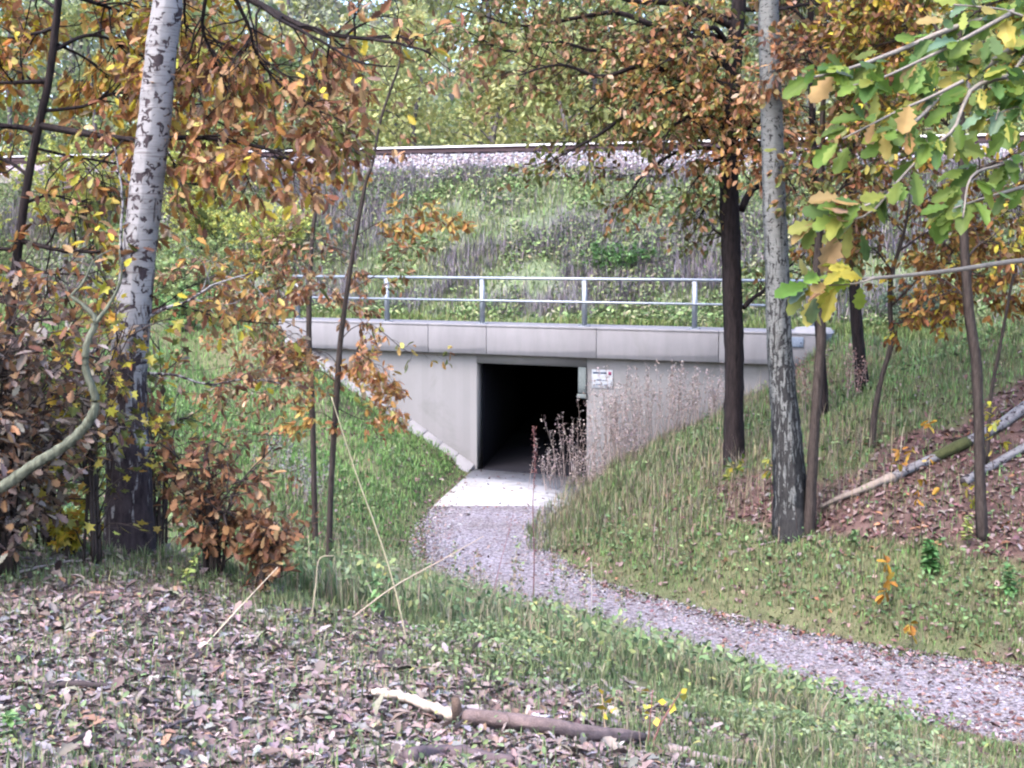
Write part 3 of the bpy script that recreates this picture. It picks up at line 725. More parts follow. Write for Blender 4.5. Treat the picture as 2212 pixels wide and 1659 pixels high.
pl.limb(L([(165, -420), (300, -560), (420, -640)], Y), .02, .008, 9, .5, 4, .22, 8.7, pal=ORANGE + RUST[:2] + YELLOW[:1], **KW)
pl.limb(L([(175, -560), (60, -700), (-60, -760)], Y), .02, .008, 9, .5, 4, .22, 8.7, pal=ORANGE + RUST[:2] + YELLOW[:1], **KW)
pl.finish()

# two slim oak saplings at the edge of the drop
KW = dict(size=(.07, .115), tpl='oak')
f = ghit(681, 1175); Y = f[1]
pl = Plant('oak_sapling', 'straight slim oak sapling, left of the pair in front of the concrete wall', 'tree', f, 'oak saplings', M_SAPBARK)
pl.trunk(L([(682, 1185), (679, 1080), (675, 900), (668, 760), (668, 640), (674, 520), (688, 400), (690, 330), (697, 285)], Y), [px2m(7.5, Y), px2m(6.4, Y), px2m(6.4, Y), px2m(6.4, Y), px2m(5.8, Y), px2m(4.6, Y), px2m(3.5, Y), px2m(2.3, Y), px2m(1.7, Y)], 9, 50)
pl.limb(L([(672, 890), (610, 868), (540, 892), (470, 900), (400, 880)], Y), .009, .003, 6, .28, 3, .15, 3, pal=RUST, **KW)
pl.limb(L([(668, 720), (600, 690), (520, 690), (450, 650)], Y, Y + .3), .009, .003, 10, .3, 4, .16, 5, pal=RUST + OLIVE, **KW)
pl.limb(L([(668, 640), (610, 610), (560, 640), (480, 650)], Y, Y - .3), .008, .003, 9, .3, 4, .16, 5, pal=RUST, **KW)
pl.limb(L([(668, 600), (720, 560), (760, 590), (800, 640)], Y, Y + .2), .008, .003, 7, .28, 3, .15, 5, pal=RUST, **KW)
pl.limb(L([(672, 540), (610, 520), (540, 520), (470, 570)], Y), .007, .003, 8, .28, 4, .16, 4, pal=RUST + ORANGE, **KW)
pl.limb(L([(684, 440), (730, 400), (760, 360), (790, 370)], Y, Y + .2), .006, .003, 7, .2, 3, .13, 4, pal=ORANGE, **KW)
pl.limb(L([(680, 480), (640, 470), (590, 500)], Y), .006, .003, 5, .24, 3, .14, 3, pal=OLIVE + RUST, **KW)
pl.limb(L([(668, 790), (610, 760), (540, 740), (470, 760)], Y), .008, .003, 9, .3, 4, .16, 5, pal=RUST + ORANGE, **KW)
pl.limb(L([(672, 830), (720, 800), (770, 810)], Y, Y - .2), .006, .003, 6, .26, 4, .15, 6, pal=RUST + ORANGE, **KW)
pl.limb(L([(670, 860), (620, 830), (560, 850), (500, 830), (440, 850)], Y, Y - .3), .008, .003, 10, .28, 4, .15, 5, pal=SALMON + RUST, **KW)
pl.limb(L([(668, 660), (720, 650), (770, 680), (800, 720)], Y, Y - .3), .007, .003, 8, .26, 4, .15, 5, pal=RUST, **KW)
pl.limb(L([(668, 750), (640, 720), (600, 740), (540, 790)], Y, Y + .3), .007, .003, 9, .28, 4, .15, 5, pal=RUST, **KW)
pl.limb(L([(672, 580), (640, 560), (590, 580), (540, 600), (490, 610)], Y, Y + .2), .007, .003, 10, .28, 4, .15, 5, pal=MIX, **KW)
pl.limb(L([(672, 820), (600, 800), (520, 790), (430, 800), (360, 790)], Y, Y + .2), .008, .003, 12, .3, 4, .16, 4, pal=RUST, **KW)
pl.limb(L([(674, 930), (600, 940), (520, 930), (440, 950)], Y, Y + .2), .007, .003, 9, .28, 4, .15, 2.6, pal=RUST, **KW)
pl.limb(L([(668, 690), (590, 650), (500, 620), (420, 600), (360, 610)], Y, Y + .4), .008, .003, 12, .3, 4, .16, 4, pal=RUST, **KW)
pl.limb(L([(676, 1000), (620, 1020), (560, 1010)], Y, Y + .2), .005, .002, 5, .22, 3, .14, 2, pal=RUST, **KW)
pl.limb(L([(690, 330), (670, 290), (640, 300)], Y), .004, .002, 4, .18, 3, .12, 3, pal=OLIVE, **KW)
pl.finish()
f = ghit(712, 1240); Y = f[1]
pl = Plant('oak_sapling', 'tall slim oak sapling leaning right, its rusty leaves hanging over the railing end', 'tree', f, 'oak saplings', M_SAPBARK)
pl.trunk(L([(710, 1250), (713, 1100), (720, 960), (728, 840), (735, 740), (748, 640), (760, 560), (776, 470), (790, 395), (805, 350), (822, 260), (845, 190), (862, 140), (866, 90)], Y), [px2m(7.5, Y), px2m(6.4, Y), px2m(6.4, Y), px2m(7.0, Y), px2m(5.8, Y), px2m(5.2, Y), px2m(4.6, Y), px2m(4.1, Y), px2m(3.5, Y), px2m(2.9, Y), px2m(2.9, Y), px2m(2.3, Y), px2m(1.7, Y)], 9, 60)
pl.limb(L([(736, 735), (760, 710), (795, 700), (830, 722), (880, 760), (930, 770), (990, 772)], Y), .008, .003, 6, .14, 2, .08, 2, t0=.35, pal=OLIVE + ORANGE, **KW)
pl.limb(L([(724, 880), (780, 905), (820, 900), (850, 870)], Y), .007, .003, 6, .2, 4, .13, 5, t0=.15, pal=ORANGE + SALMON, **KW)
pl.limb(L([(730, 830), (690, 800), (640, 800), (600, 790)], Y, Y - .3), .007, .003, 8, .26, 4, .15, 5, pal=ORANGE + RUST, **KW)
pl.limb(L([(728, 820), (770, 790), (820, 790), (850, 830)], Y, Y + .2), .006, .003, 7, .2, 4, .13, 5, pal=SALMON + ORANGE, **KW)
pl.limb(L([(750, 630), (800, 600), (850, 560), (880, 520)], Y), .007, .003, 7, .22, 3, .14, 4, pal=RUST + OLIVE, **KW)
pl.limb(L([(770, 510), (820, 480), (880, 470), (930, 465), (985, 490)], Y), .007, .003, 10, .18, 4, .12, 5, pal=ORANGE, **KW)
pl.limb(L([(775, 480), (720, 440), (700, 390), (720, 370)], Y), .006, .003, 8, .2, 4, .13, 5, pal=ORANGE, **KW)
pl.limb(L([(762, 550), (710, 530), (640, 515), (590, 540)], Y), .007, .003, 8, .26, 3, .15, 4, pal=RUST, **KW)
pl.limb(L([(792, 400), (760, 340), (740, 300), (690, 260)], Y, Y + .3), .006, .003, 9, .26, 4, .15, 4, pal=RUST + OLIVE, **KW)
pl.limb(L([(815, 300), (770, 250), (720, 230)], Y, Y + .3), .005, .003, 8, .26, 4, .15, 4, pal=RUST, **KW)
pl.limb(L([(838, 205), (900, 185), (960, 160), (1020, 130)], Y), .005, .002, 6, .2, 3, .12, 2, pal=RUST + SALMON, **KW)
pl.limb(L([(735, 750), (770, 760), (810, 790), (860, 860)], Y, Y - .2), .006, .003, 8, .18, 4, .13, 5, pal=SALMON + ORANGE, **KW)
pl.limb(L([(732, 790), (700, 760), (650, 770), (600, 740)], Y, Y - .3), .006, .003, 9, .26, 4, .15, 5, pal=RUST + SALMON, **KW)
pl.limb(L([(745, 660), (710, 620), (660, 620), (600, 660)], Y, Y - .2), .006, .003, 9, .26, 4, .15, 5, pal=RUST, **KW)
pl.limb(L([(722, 910), (690, 890), (640, 900)], Y, Y - .2), .006, .003, 6, .24, 4, .15, 4, pal=ORANGE, **KW)
pl.limb(L([(822, 262), (850, 290), (870, 330)], Y), .004, .002, 3, .14, 2, .08, 3, pal=RUST, **KW)
pl.finish()

# brown-leaved thicket, orange beech shrub and yellow maple sprays around the birch foot
def shrub(name, label, foot, H, Rr, stems, pal, lsize, k, tpl='oak', sub=5, grp=None, lean=.5, col=(.06, .045, .04)):
    foot = np.asarray(foot, float); foot[2] = gz(foot[0], foot[1])
    p = Plant(name, label, 'shrub', foot, grp, M_STEM)
    for i in range(stems):
        an = rng.uniform(0, 2 * math.pi); rr = Rr * math.sqrt(rng.random()); top = foot + np.array([rr * math.cos(an), rr * math.sin(an) * .8, H * rng.uniform(.55, 1.05)])
        mid = foot + (top - foot) * .5 + np.array([-lean * .2 * math.cos(an), 0, H * .08])
        p.limb([foot + np.array([math.cos(an), math.sin(an), 0]) * Rr * .12, mid, top], .012, .003, sub, H * .22, 3, H * .10, k, lsize, pal, tpl, .12, .4, col=col, sr=.006, n=14)
    return p.finish('foliage')
def gpt(px, py): return ghit(px, py)
def ypt(px, Y): x = at(px, 900, Y)[0]; return np.array([x, Y, gz(x, Y)])
shrub('oak_shrub', 'withered thicket of grey brown dead leaves at the wood edge, left of the birch', ypt(5, 7.9), 1.5, .40, 22, DEADGREY, (.05, .09), 4.2)
shrub('oak_shrub', 'withered grey brown thicket standing behind the mossy bent branch', ypt(-170, 7.6), 1.7, .7, 20, DEADGREY + DRYORANGE, (.05, .095), 4.5)
shrub('beech_shrub', 'tall thin bush of brown and orange leaves behind the mossy bent branch', ypt(95, 8.9), 1.9, .55, 16, DRYORANGE + DEADGREY + YELLOW[:1], (.05, .09), 4)
shrub('maple_shrub', 'small yellow green maple bush between the bent branch and the birch', ypt(190, 8.3), 1.5, .42, 8, YELLOW + OLIVE, (.05, .08), 3, 'star')
shrub('maple_shrub', 'low bush of bright yellow leaves in front of the withered thicket', gpt(150, 1200), .30, .22, 7, YELLOW, (.05, .075), 3, 'star', 3)
shrub('beech_shrub', 'low bush of orange brown leaves right of the birch foot', ypt(455, 8.6), .9, .46, 14, DRYORANGE, (.05, .09), 2.8)
shrub('beech_shrub', 'knee high bush of dark orange leaves beside the slim saplings', ypt(560, 8.4), .55, .34, 10, DRYORANGE, (.05, .085), 2.6)
shrub('maple_shrub', 'olive and yellow bush seen behind the birch trunk', ypt(345, 9.6), 1.5, .45, 8, YELLOW + OLIVE, (.05, .08), 2.5, 'star')
shrub('broom_shrub', 'wide yellow green bush high on the embankment behind the birch', np.append(fr(-9.6, 5.5)[:2], 0), 2.4, 2.0, 22, [(.58, .60, .16, 3), (.46, .54, .20, 2), (.66, .62, .18, 2)], (.07, .12), 8, 'simple')
YSH = [(.60, .62, .16, 3), (.50, .56, .20, 2), (.66, .62, .18, 2)]
shrub('broom_shrub', 'tall yellow green bush below the track, left of the white birch', np.append(fr(-15.5, 6.0)[:2], 0), 3.2, 2.6, 30, YSH, (.09, .15), 9, 'simple')
shrub('broom_shrub', 'tall yellow bush hiding the end of the ballast, right of the white birch', np.append(fr(-11.2, 7.4)[:2], 0), 2.3, 1.9, 28, YSH, (.09, .15), 9, 'simple')
shrub('broom_shrub', 'pale green bush half way down the bank, right of the white birch', np.append(fr(-8.6, 2.6)[:2], 0), 2.2, 2.2, 28, [(.42, .52, .22, 3), (.52, .58, .24, 2)], (.08, .14), 8, 'simple')
shrub('broom_shrub', 'greenish yellow bush at the far left of the bank', np.append(fr(-19, 4.0)[:2], 0), 3.0, 2.8, 30, YSH, (.09, .15), 8, 'simple')
shrub('broom_shrub', 'yellow green bush left of the railing end', np.append(fr(-6.4, 4.8)[:2], 0), 1.7, 1.7, 24, YSH, (.08, .13), 8, 'simple')
shrub('bramble_bush', 'fresh green bush low on the embankment left of the parapet', np.append(fr(-5.4, -.6)[:2], 0), 1.1, 1.1, 16, [(.26, .46, .16, 3), (.36, .54, .20, 2)], (.06, .10), 7, 'simple')
shrub('bramble_bush', 'dark green bush on the embankment above the middle of the railing', np.append(fr(4.4, 4.5)[:2], 0), .75, 1.3, 20, [(.13, .27, .08, 3), (.19, .34, .11, 2), (.26, .40, .16, 1)], (.06, .10), 8, 'simple')
shrub('bramble_bush', 'greyish green bush beyond the right end of the railing', np.append(fr(12.6, 2.2)[:2], 0), 1.2, 1.2, 16, [(.16, .22, .13, 3), (.22, .28, .17, 2)], (.06, .10), 7, 'simple')

# mossy bent branch reaching in from the left
f = ypt(-140, 6.4)
pl = Plant('bent_branch', 'crooked mossy grey green branch curving up with a forked tip, left of the birch', 'branch', f, None, M_MOSSBARK)
b = proj(f[None]); b = (float(b[0][0]), float(b[1][0]))
pl.trunk(L([b, (-60, 1095), (10, 1048), (80, 1000), (150, 955), (195, 905), (206, 860), (186, 800), (187, 745), (206, 695), (182, 662), (150, 638)], 6.4), [.032, .030, .028, .026, .024, .022, .019, .017, .016, .014, .011, .007], 10, 90, .28, name='stem')
mb = MB(); tube(mb, spline(L([(204, 700), (238, 655), (262, 600), (258, 540)], 6.4), 16), np.linspace(.011, .004, 16), 7, (.1, .1, .07), .1); pl.part(mb, 'fork')
mb = MB(); tube(mb, spline(L([(152, 640), (180, 610), (205, 560), (240, 540)], 6.4), 14), np.linspace(.008, .003, 14), 6, (.1, .1, .07), .1); pl.part(mb, 'fork')

# ------------------------------------------------------------------ RIGHT SIDE
KW = dict(size=(.095, .16), tpl='simple')
f = ghit(1585, 1005, 12); Y = f[1]; K = Y / 22.0
pl = Plant('oak_tree', 'black trunked oak right of the tunnel with salmon and olive leaves over the track', 'tree', f, 'oaks in autumn leaf', M_OAKBARK)
pl.trunk(L([(1586, 1020), (1585, 900), (1586, 760), (1582, 640), (1578, 500), (1574, 400), (1577, 250), (1588, 100), (1600, -40), (1618, -300), (1640, -700)], Y), [px2m(q, Y) for q in (27, 21, 21, 21.5, 21, 20.5, 19, 17, 15, 11, 5)], 14, 70)
def oak(pix, r0, r1, sub, sl, tw, tl, k, pal, dy=0, **q): pl.limb(L(pix, Y, Y + dy), r0, r1, sub, sl, tw, tl, k, pal=pal, **{**KW, **q})
oak([(1576, 235), (1530, 195), (1460, 165), (1390, 140), (1300, 165), (1210, 140), (1120, 165)], .085, .014, 16, 1.0, 5, .45, 5.44, OLIVE + SALMON[:2], -1.2)
oak([(1582, 150), (1500, 85), (1420, 60), (1330, 30), (1230, 45), (1120, 60), (980, 20)], .085, .014, 17, 1.0, 6, .45, 6.12, OLIVE + SALMON[:1], .8)
oak([(1590, 60), (1480, 10), (1360, 0), (1240, -40), (1100, -30), (960, -10)], .08, .014, 17, 1.1, 6, .45, 6.12, OLIVE, -.6)
oak([(1574, 300), (1500, 255), (1430, 215), (1370, 235), (1310, 280), (1240, 320), (1180, 350)], .07, .010, 14, .8, 5, .4, 5.44, OLIVE, -1.0, t0=.35)
oak([(1574, 330), (1520, 320), (1450, 335), (1390, 380), (1350, 430)], .05, .009, 10, .7, 5, .38, 5.44, OLIVE + RUST[:1], -.6)
oak([(1576, 270), (1530, 250), (1480, 255), (1440, 290), (1430, 350)], .05, .008, 9, .6, 4, .35, 4.08, SALMON + OLIVE[:2], -1.6)
oak([(1584, 120), (1540, 60), (1480, 110), (1430, 140)], .06, .010, 17, .8, 5, .42, 5.44, SALMON + OLIVE[:3] + ORANGE[:2], -1.6)
oak([(1584, 140), (1570, 90), (1520, 70), (1450, 60), (1400, 80)], .06, .010, 18, .8, 5, .42, 5.44, SALMON + OLIVE[:3] + ORANGE[:2], -.8)
oak([(1590, 80), (1640, 60), (1700, 90), (1780, 100)], .06, .010, 15, .8, 4, .42, 4.08, RUST + SALMON + OLIVE[:3] + ORANGE[:2], -.8)
oak([(1580, 200), (1560, 180), (1500, 190), (1430, 200), (1370, 190)], .05, .010, 16, .7, 5, .42, 5.10, SALMON + OLIVE[:3] + ORANGE[:2], -1.4)
oak([(1590, 100), (1560, 130), (1540, 170), (1600, 190)], .05, .010, 15, .7, 5, .42, 5.44, SALMON + OLIVE[:3] + ORANGE[:2], -1.8)
oak([(1580, 250), (1610, 215), (1680, 220), (1760, 240)], .05, .010, 10, .7, 4, .38, 4.76, SALMON + OLIVE[:3] + ORANGE[:2], -1.2)
oak([(1574, 310), (1540, 300), (1510, 270), (1480, 250)], .04, .010, 9, .5, 4, .35, 4.76, SALMON + OLIVE[:3] + ORANGE[:2], -1.8)
oak([(1576, 330), (1600, 290), (1640, 265), (1700, 270)], .05, .010, 14, .7, 5, .4, 6.12, SALMON + OLIVE[:3] + ORANGE[:2], -2.0)
oak([(1576, 320), (1620, 300), (1660, 330), (1700, 320)], .04, .009, 12, .6, 4, .36, 4.76, SALMON + ORANGE[:2], -2.2)
oak([(1576, 340), (1540, 350), (1500, 390), (1480, 420)], .03, .008, 9, .5, 4, .36, 4.08, OLIVE + SALMON[:1], -1.2)
oak([(1576, 350), (1560, 340), (1590, 320), (1620, 350)], .04, .010, 9, .6, 4, .35, 5.44, SALMON + ORANGE, -1.8)
oak([(1600, 455), (1622, 412), (1650, 395), (1690, 350), (1760, 322), (1850, 318), (1960, 300)], .07, .012, 12, .6, 3, .3, 2.72, OLIVE + RUST, .8, t0=.3)
oak([(1606, 665), (1625, 645), (1655, 625), (1700, 580), (1740, 545)], .05, .010, 10, .6, 4, .35, 4.08, OLIVE + YELLOW[1:3], .5)
oak([(1580, 520), (1550, 500), (1530, 480)], .03, .010, 6, .5, 3, .3, 3.40, OLIVE, .2)
oak([(1590, 40), (1500, 30), (1400, 90), (1300, 110), (1200, 90), (1100, 110), (1000, 60)], .06, .010, 17, 1.0, 5, .42, 4.76, OLIVE + SALMON[:2], -.3)
oak([(1576, 290), (1500, 220), (1400, 180), (1320, 200), (1250, 260)], .05, .009, 13, .8, 4, .4, 2.72, OLIVE + SALMON[:2], .4)
oak([(1596, 20), (1680, 20), (1760, 10), (1840, 30)], .05, .010, 15, .9, 4, .42, 3.40, RUST + OLIVE, .6)
oak([(1576, 330), (1640, 330), (1700, 380), (1730, 440)], .04, .008, 10, .6, 4, .36, 3.40, OLIVE + RUST[:2], -.4)
oak([(1578, 440), (1545, 430), (1520, 450), (1500, 500)], .03, .007, 8, .5, 4, .34, 2.72, OLIVE, .2)
oak([(1612, -200), (1500, -320), (1380, -380)], .07, .012, 14, 1.0, 4, .45, 4.76, OLIVE, .5)
oak([(1620, -300), (1740, -420), (1860, -480)], .07, .012, 14, 1.0, 4, .45, 4.76, RUST, .5)
pl.finish()

f = ghit(1708, 1155, 12); Y = f[1]
pl = Plant('birch_tree', 'grey birch with pale diamond patches leaning beside the black oak', 'tree', f, 'birches at the wood edge', M_BIRCH2)
pl.trunk(L([(1712, 1170), (1708, 1080), (1702, 980), (1692, 850), (1684, 740), (1679, 600), (1674, 480), (1670, 350), (1665, 200), (1661, 60), (1658, -60), (1650, -400), (1645, -900)], Y), [px2m(48, Y), px2m(38, Y), px2m(34, Y), px2m(29, Y), px2m(27, Y), px2m(26, Y), px2m(25, Y), px2m(24, Y), px2m(23, Y), px2m(22, Y), px2m(20, Y), px2m(14, Y), px2m(5, Y)], 18, 90, .05)
for pix in ([(1655, -160), (1760, -330), (1850, -430)], [(1652, -320), (1560, -480), (1480, -560)], [(1648, -560), (1740, -760), (1800, -860)]):
    pl.limb(L(pix, Y, Y + rng.uniform(-1.5, 1.5)), .05, .012, 12, 1.0, 4, .5, 6, (.05, .08), YELLOW, 'simple', droop=.7)
pl.finish()

f = ghit(1748, 1152, 12); Y = f[1] - .05; f[1] = Y; f[2] = gz(f[0], Y)
pl = Plant('oak_tree', 'slim crooked oak pole growing from the foot of the grey birch', 'tree', f, 'oaks in autumn leaf', M_SAPBARK)
pl.trunk(L([(1746, 1165), (1752, 1060), (1758, 950), (1766, 830), (1774, 720), (1764, 650), (1764, 580), (1772, 470), (1774, 380), (1776, 290), (1780, 150), (1784, 0), (1790, -250)], Y), [px2m(13.6, Y), px2m(12.0, Y), px2m(11.2, Y), px2m(10.4, Y), px2m(10.4, Y), px2m(9.6, Y), px2m(8.8, Y), px2m(8.0, Y), px2m(7.2, Y), px2m(6.4, Y), px2m(4.8, Y), px2m(3.2, Y), px2m(1.6, Y)], 10, 70)
oak([(1772, 470), (1795, 430), (1830, 400), (1880, 390)], .03, .008, 9, .6, 4, .35, 6, OLIVE + RUST, -.6)
oak([(1774, 400), (1745, 380), (1720, 400)], .025, .008, 7, .5, 4, .35, 6, OLIVE, -.6)
oak([(1776, 300), (1820, 260), (1880, 250)], .03, .008, 10, .7, 4, .38, 6, RUST + OLIVE, -.4)
oak([(1780, 160), (1740, 130), (1700, 140)], .025, .008, 10, .7, 4, .38, 7, RUST, -.4)
oak([(1782, 90), (1830, 60), (1890, 60)], .025, .008, 12, .8, 4, .4, 7, OLIVE + RUST, .4)
oak([(1785, -20), (1740, -60), (1700, -90)], .02, .008, 10, .7, 4, .4, 6, RUST, .2)
pl.finish()

f = ghit(1884, 965, 14); Y = f[1]
pl = Plant('oak_tree', 'thin bent oak on the leaf covered bank with a flat spray of brown leaves', 'tree', f, 'oaks in autumn leaf', M_SAPBARK)
pl.trunk(L([(1882, 975), (1890, 890), (1906, 810), (1926, 740), (1923, 670), (1925, 600), (1945, 530), (1960, 470), (1965, 420)], Y), [px2m(8.6, Y), px2m(6.6, Y), px2m(5.3, Y), px2m(5.9, Y), px2m(5.3, Y), px2m(5.3, Y), px2m(4.0, Y), px2m(2.6, Y), px2m(1.3, Y)], 9, 50)
BRN = [(.34, .17, .045, 3), (.24, .10, .035, 3), (.42, .24, .06, 2), (.20, .09, .05, 1), (.40, .30, .06, 1)]
oak([(1926, 660), (1990, 600), (2050, 570), (2130, 600), (2210, 610)], .025, .006, 13, .7, 5, .35, 7, BRN, -.8)
oak([(1930, 590), (1890, 540), (1840, 520), (1810, 510)], .02, .006, 11, .6, 5, .35, 7, OLIVE + BRN, -.4)
oak([(1945, 540), (2010, 500), (2080, 500), (2160, 520)], .02, .006, 14, .7, 5, .35, 8, BRN, .4)
oak([(1950, 500), (1910, 460), (1870, 470)], .016, .006, 9, .6, 5, .35, 7, BRN, .2)
oak([(1926, 700), (1960, 690), (2010, 640), (2080, 620)], .018, .006, 11, .6, 5, .33, 7, BRN + YELLOW[:1], -1.0)
oak([(1960, 470), (2000, 430), (2060, 420)], .014, .005, 8, .6, 4, .33, 6, BRN, .4)
pl.finish()

f = ghit(2120, 1165, 12); Y = f[1]
pl = Plant('oak_tree', 'straight slim oak on the right in front of the fallen birch log, yellow leaves above', 'tree', f, 'oaks in autumn leaf', M_SAPBARK)
pl.trunk(L([(2122, 1175), (2117, 1040), (2114, 900), (2108, 780), (2094, 680), (2085, 560), (2080, 460), (2078, 330), (2074, 180), (2070, 0), (2066, -300)], Y), [px2m(13.4, Y), px2m(11.8, Y), px2m(10.9, Y), px2m(11.8, Y), px2m(10.9, Y), px2m(10.1, Y), px2m(9.2, Y), px2m(8.4, Y), px2m(7.6, Y), px2m(5.9, Y), px2m(2.5, Y)], 10, 60)
YO = YELLOW + OLIVE[:1] + ORANGE[:1]
MR = OLIVE + RUST[:3] + YELLOW[:2]
oak([(2078, 350), (2020, 320), (1960, 300), (1900, 310), (1840, 340)], .03, .008, 13, .8, 5, .40, 7, MR, .6)
oak([(2076, 250), (2000, 180), (1920, 170), (1840, 190)], .03, .008, 13, .8, 5, .40, 7, MR, .9)
oak([(2074, 150), (1990, 20), (1900, 10), (1800, 20)], .03, .008, 15, .9, 5, .40, 8, MR, 1.2)
oak([(2070, 60), (2100, -30), (2180, -60)], .03, .008, 13, .8, 5, .40, 8, YO, .6)
oak([(2080, 450), (2140, 430), (2220, 450)], .025, .007, 10, .7, 4, .36, 4, MR, .4)
oak([(2080, 400), (2130, 360), (2200, 330), (2300, 310)], .035, .008, 12, .7, 4, .36, 6, YO, .4)
oak([(2078, 300), (2030, 260), (1960, 250)], .03, .008, 12, .7, 4, .36, 7, YO, .2)
oak([(2076, 220), (2130, 170), (2220, 140), (2320, 140)], .03, .008, 14, .8, 5, .40, 9, YO, .4)
oak([(2074, 120), (2010, 80), (1930, 90), (1860, 110)], .03, .008, 15, .8, 5, .40, 9, YO + RUST[:2], .6)
oak([(2072, 50), (2140, 10), (2240, -10)], .03, .008, 15, .8, 5, .40, 9, YO, .3)
oak([(2070, -40), (2000, -80), (1920, -60)], .03, .008, 14, .8, 5, .40, 9, RUST + YO, .3)
oak([(2092, 650), (2060, 620), (2010, 590)], .02, .006, 6, .5, 4, .3, 5, BRN, .3)
oak([(2086, 560), (2130, 520), (2190, 540)], .02, .006, 8, .6, 4, .33, 6, BRN + YO, .3)
pl.finish()

# thin whip and two far poles
f = ypt(2135, 21.6)
pl = Plant('oak_sapling', 'whip thin bare sapling leaning right of the straight slim oak', 'tree', f, 'oak saplings', M_SAPBARK); b = proj(f[None]); b = (float(b[0][0]), float(b[1][0]))
pl.trunk(L([b, (2140, 860), (2160, 750), (2180, 640), (2196, 560), (2215, 450)], 21.6), [.035, .03, .027, .024, .02, .012], 7, 30)
pl.finish()
for px_, Y_, rr, top, lab in ((1752, 25.5, .065, -200, 'thin dark oak pole standing just behind the grey birch'), (1832, 26.5, .09, -250, 'dark straight oak pole between the grey birch and the green branch')):
    f = ypt(px_ + 30, Y_); Y = Y_; pl = Plant('oak_tree', lab, 'tree', f, 'oaks in autumn leaf', M_OAKBARK); b = proj(f[None]); b = (float(b[0][0]), float(b[1][0]))
    pl.trunk(L([b, (px_ + 12, 600), (px_ + 4, 300), (px_, 100), (px_ - 2, top)], Y_), [rr * 1.4, rr * 1.15, rr, rr * .9, rr * .6], 10, 40)
    oak([(px_, 120), (px_ + 50, 80), (px_ + 110, 60)], .04, .01, 13, .9, 5, .42, 7, OLIVE + RUST[:2], .5)
    oak([(px_, 60), (px_ - 40, 20), (px_ - 90, 20)], .04, .01, 13, .9, 5, .42, 7, OLIVE, .5)
    oak([(px_, 200), (px_ + 60, 190), (px_ + 120, 210)], .03, .01, 9, .7, 4, .4, 6, OLIVE + RUST[:2], -.5)
    pl.finish()

# oak seedlings with orange leaves on the right bank
def seedling(foot, H, label, pal, size=(.10, .15), n=5, tpl='oak', nm='oak_seedling', grp='seedlings', k=4, mat=None, lean=.15):
    foot = np.asarray(foot, float); foot[2] = gz(foot[0], foot[1]); Y = foot[1]
    p = Plant(nm, label, 'seedling', foot, grp, M_STEM)
    top = foot + np.array([rng.uniform(-lean, lean) * H, rng.uniform(-lean, lean) * H, H])
    P = p.trunk([foot - np.array([0, 0, .02]), (foot + top) / 2 + rng.normal(0, .03 * H, 3), top], [.006, .004, .002], 5, 12, .1, 'stem', (.10, .075, .05))
    for i in range(n):
        t = .35 + .65 * (i + rng.random() * .6) / n; b0 = foot + (top - foot) * min(t, 1)
        d = nrm(rdir(1)[0] * np.array([1, 1, .3])); l = H * rng.uniform(.10, .22)
        p.twig_leaves(b0 + d * l, d, l, k, size, pal, tpl, .3)
    return p.finish('foliage')
OR2 = [(.62, .33, .04, 3), (.68, .42, .07, 2), (.52, .24, .04, 2)]
seedling(ypt(2000, 19.8), 1.75, 'tall oak seedling with loose orange leaves in front of the green bank', OR2, n=9)
seedling(ypt(1935, 18.6), .95, 'oak seedling with a broad orange leaf tuft above the leaf covered bank', OR2, n=3, k=5, size=(.13, .18))
seedling(ypt(1985, 17.9), .55, 'tiny oak seedling with a few bright orange leaves near the fallen birch log', OR2, n=2, k=4, size=(.12, .16))
seedling(ypt(2155, 21.0), 1.2, 'yellow green seedling behind the straight slim oak', YELLOW, n=7)
seedling(gpt(2105, 1115), .5, 'small seedling with yellow leaves at the foot of the straight slim oak', YELLOW, n=4)
seedling(gpt(1590, 1075), .7, 'yellow green seedling at the foot of the black oak', YELLOW + GREEN, n=7)
seedling(gpt(1665, 1070), .6, 'yellowish seedling between the black oak and the grey birch', YELLOW + GREEN, n=6)
seedling(ypt(2300, 18.0), 1.3, 'leafy yellow seedling by the upper end of the birch log', YELLOW, n=7)

# ------------------------------------------------------------------ big green leaves of the bough reaching in from the right, close to the camera
Y = 3.4
f = np.array([2.05, 3.9, gz(2.05, 3.9)])
pl = Plant('oak_tree', 'oak bough with large lobed green and yellow leaves hanging close in the upper right', 'tree', f, 'oaks in autumn leaf', M_SAPBARK)
pl.trunk([f - np.array([0, 0, .1]), f + np.array([.02, 0, 1.2]), f + np.array([.06, .03, 2.6]), f + np.array([.1, .05, 4.4])], [.07, .06, .05, .03], 10, 30)
def bough(pix, Y0, Y1, r0, r1, nl, size=(.048, .086), pal=GREEN, t0=.1, stray=.05):
    P = spline(L(pix, Y0, Y1), 22); mb = MB(); tube(mb, P, np.linspace(r0, r1, 22), 6, (.26, .225, .19), .12); pl.part(mb, 'branch', M_STEM)
    T_ = nrm(np.gradient(P, axis=0)); 
    nl = int(nl * 2.4)
    for i in range(nl):
        t = t0 + (1 - t0) * (i + rng.random()) / nl; j = int(t * 21); k = rng.integers(1, 4)
        d = nrm(T_[j] + rdir(1)[0] * .9); b0 = P[j] + d * rng.uniform(0, stray)
        D = nrm(d[None] + rdir(k) * .55 + np.array([0, 0, -.30])); Nn = nrm(np.array([-.1, -.65, .7]) + rdir(k) * .5)
        pl.leaves(np.repeat(b0[None], k, 0), D, Nn, size, pal, 'oak', .22, .25)
LT = f + np.array([.1, .05, 2.6]); 
YG = GREEN + [(.50, .43, .10, 1.2), (.50, .30, .14, .4)]
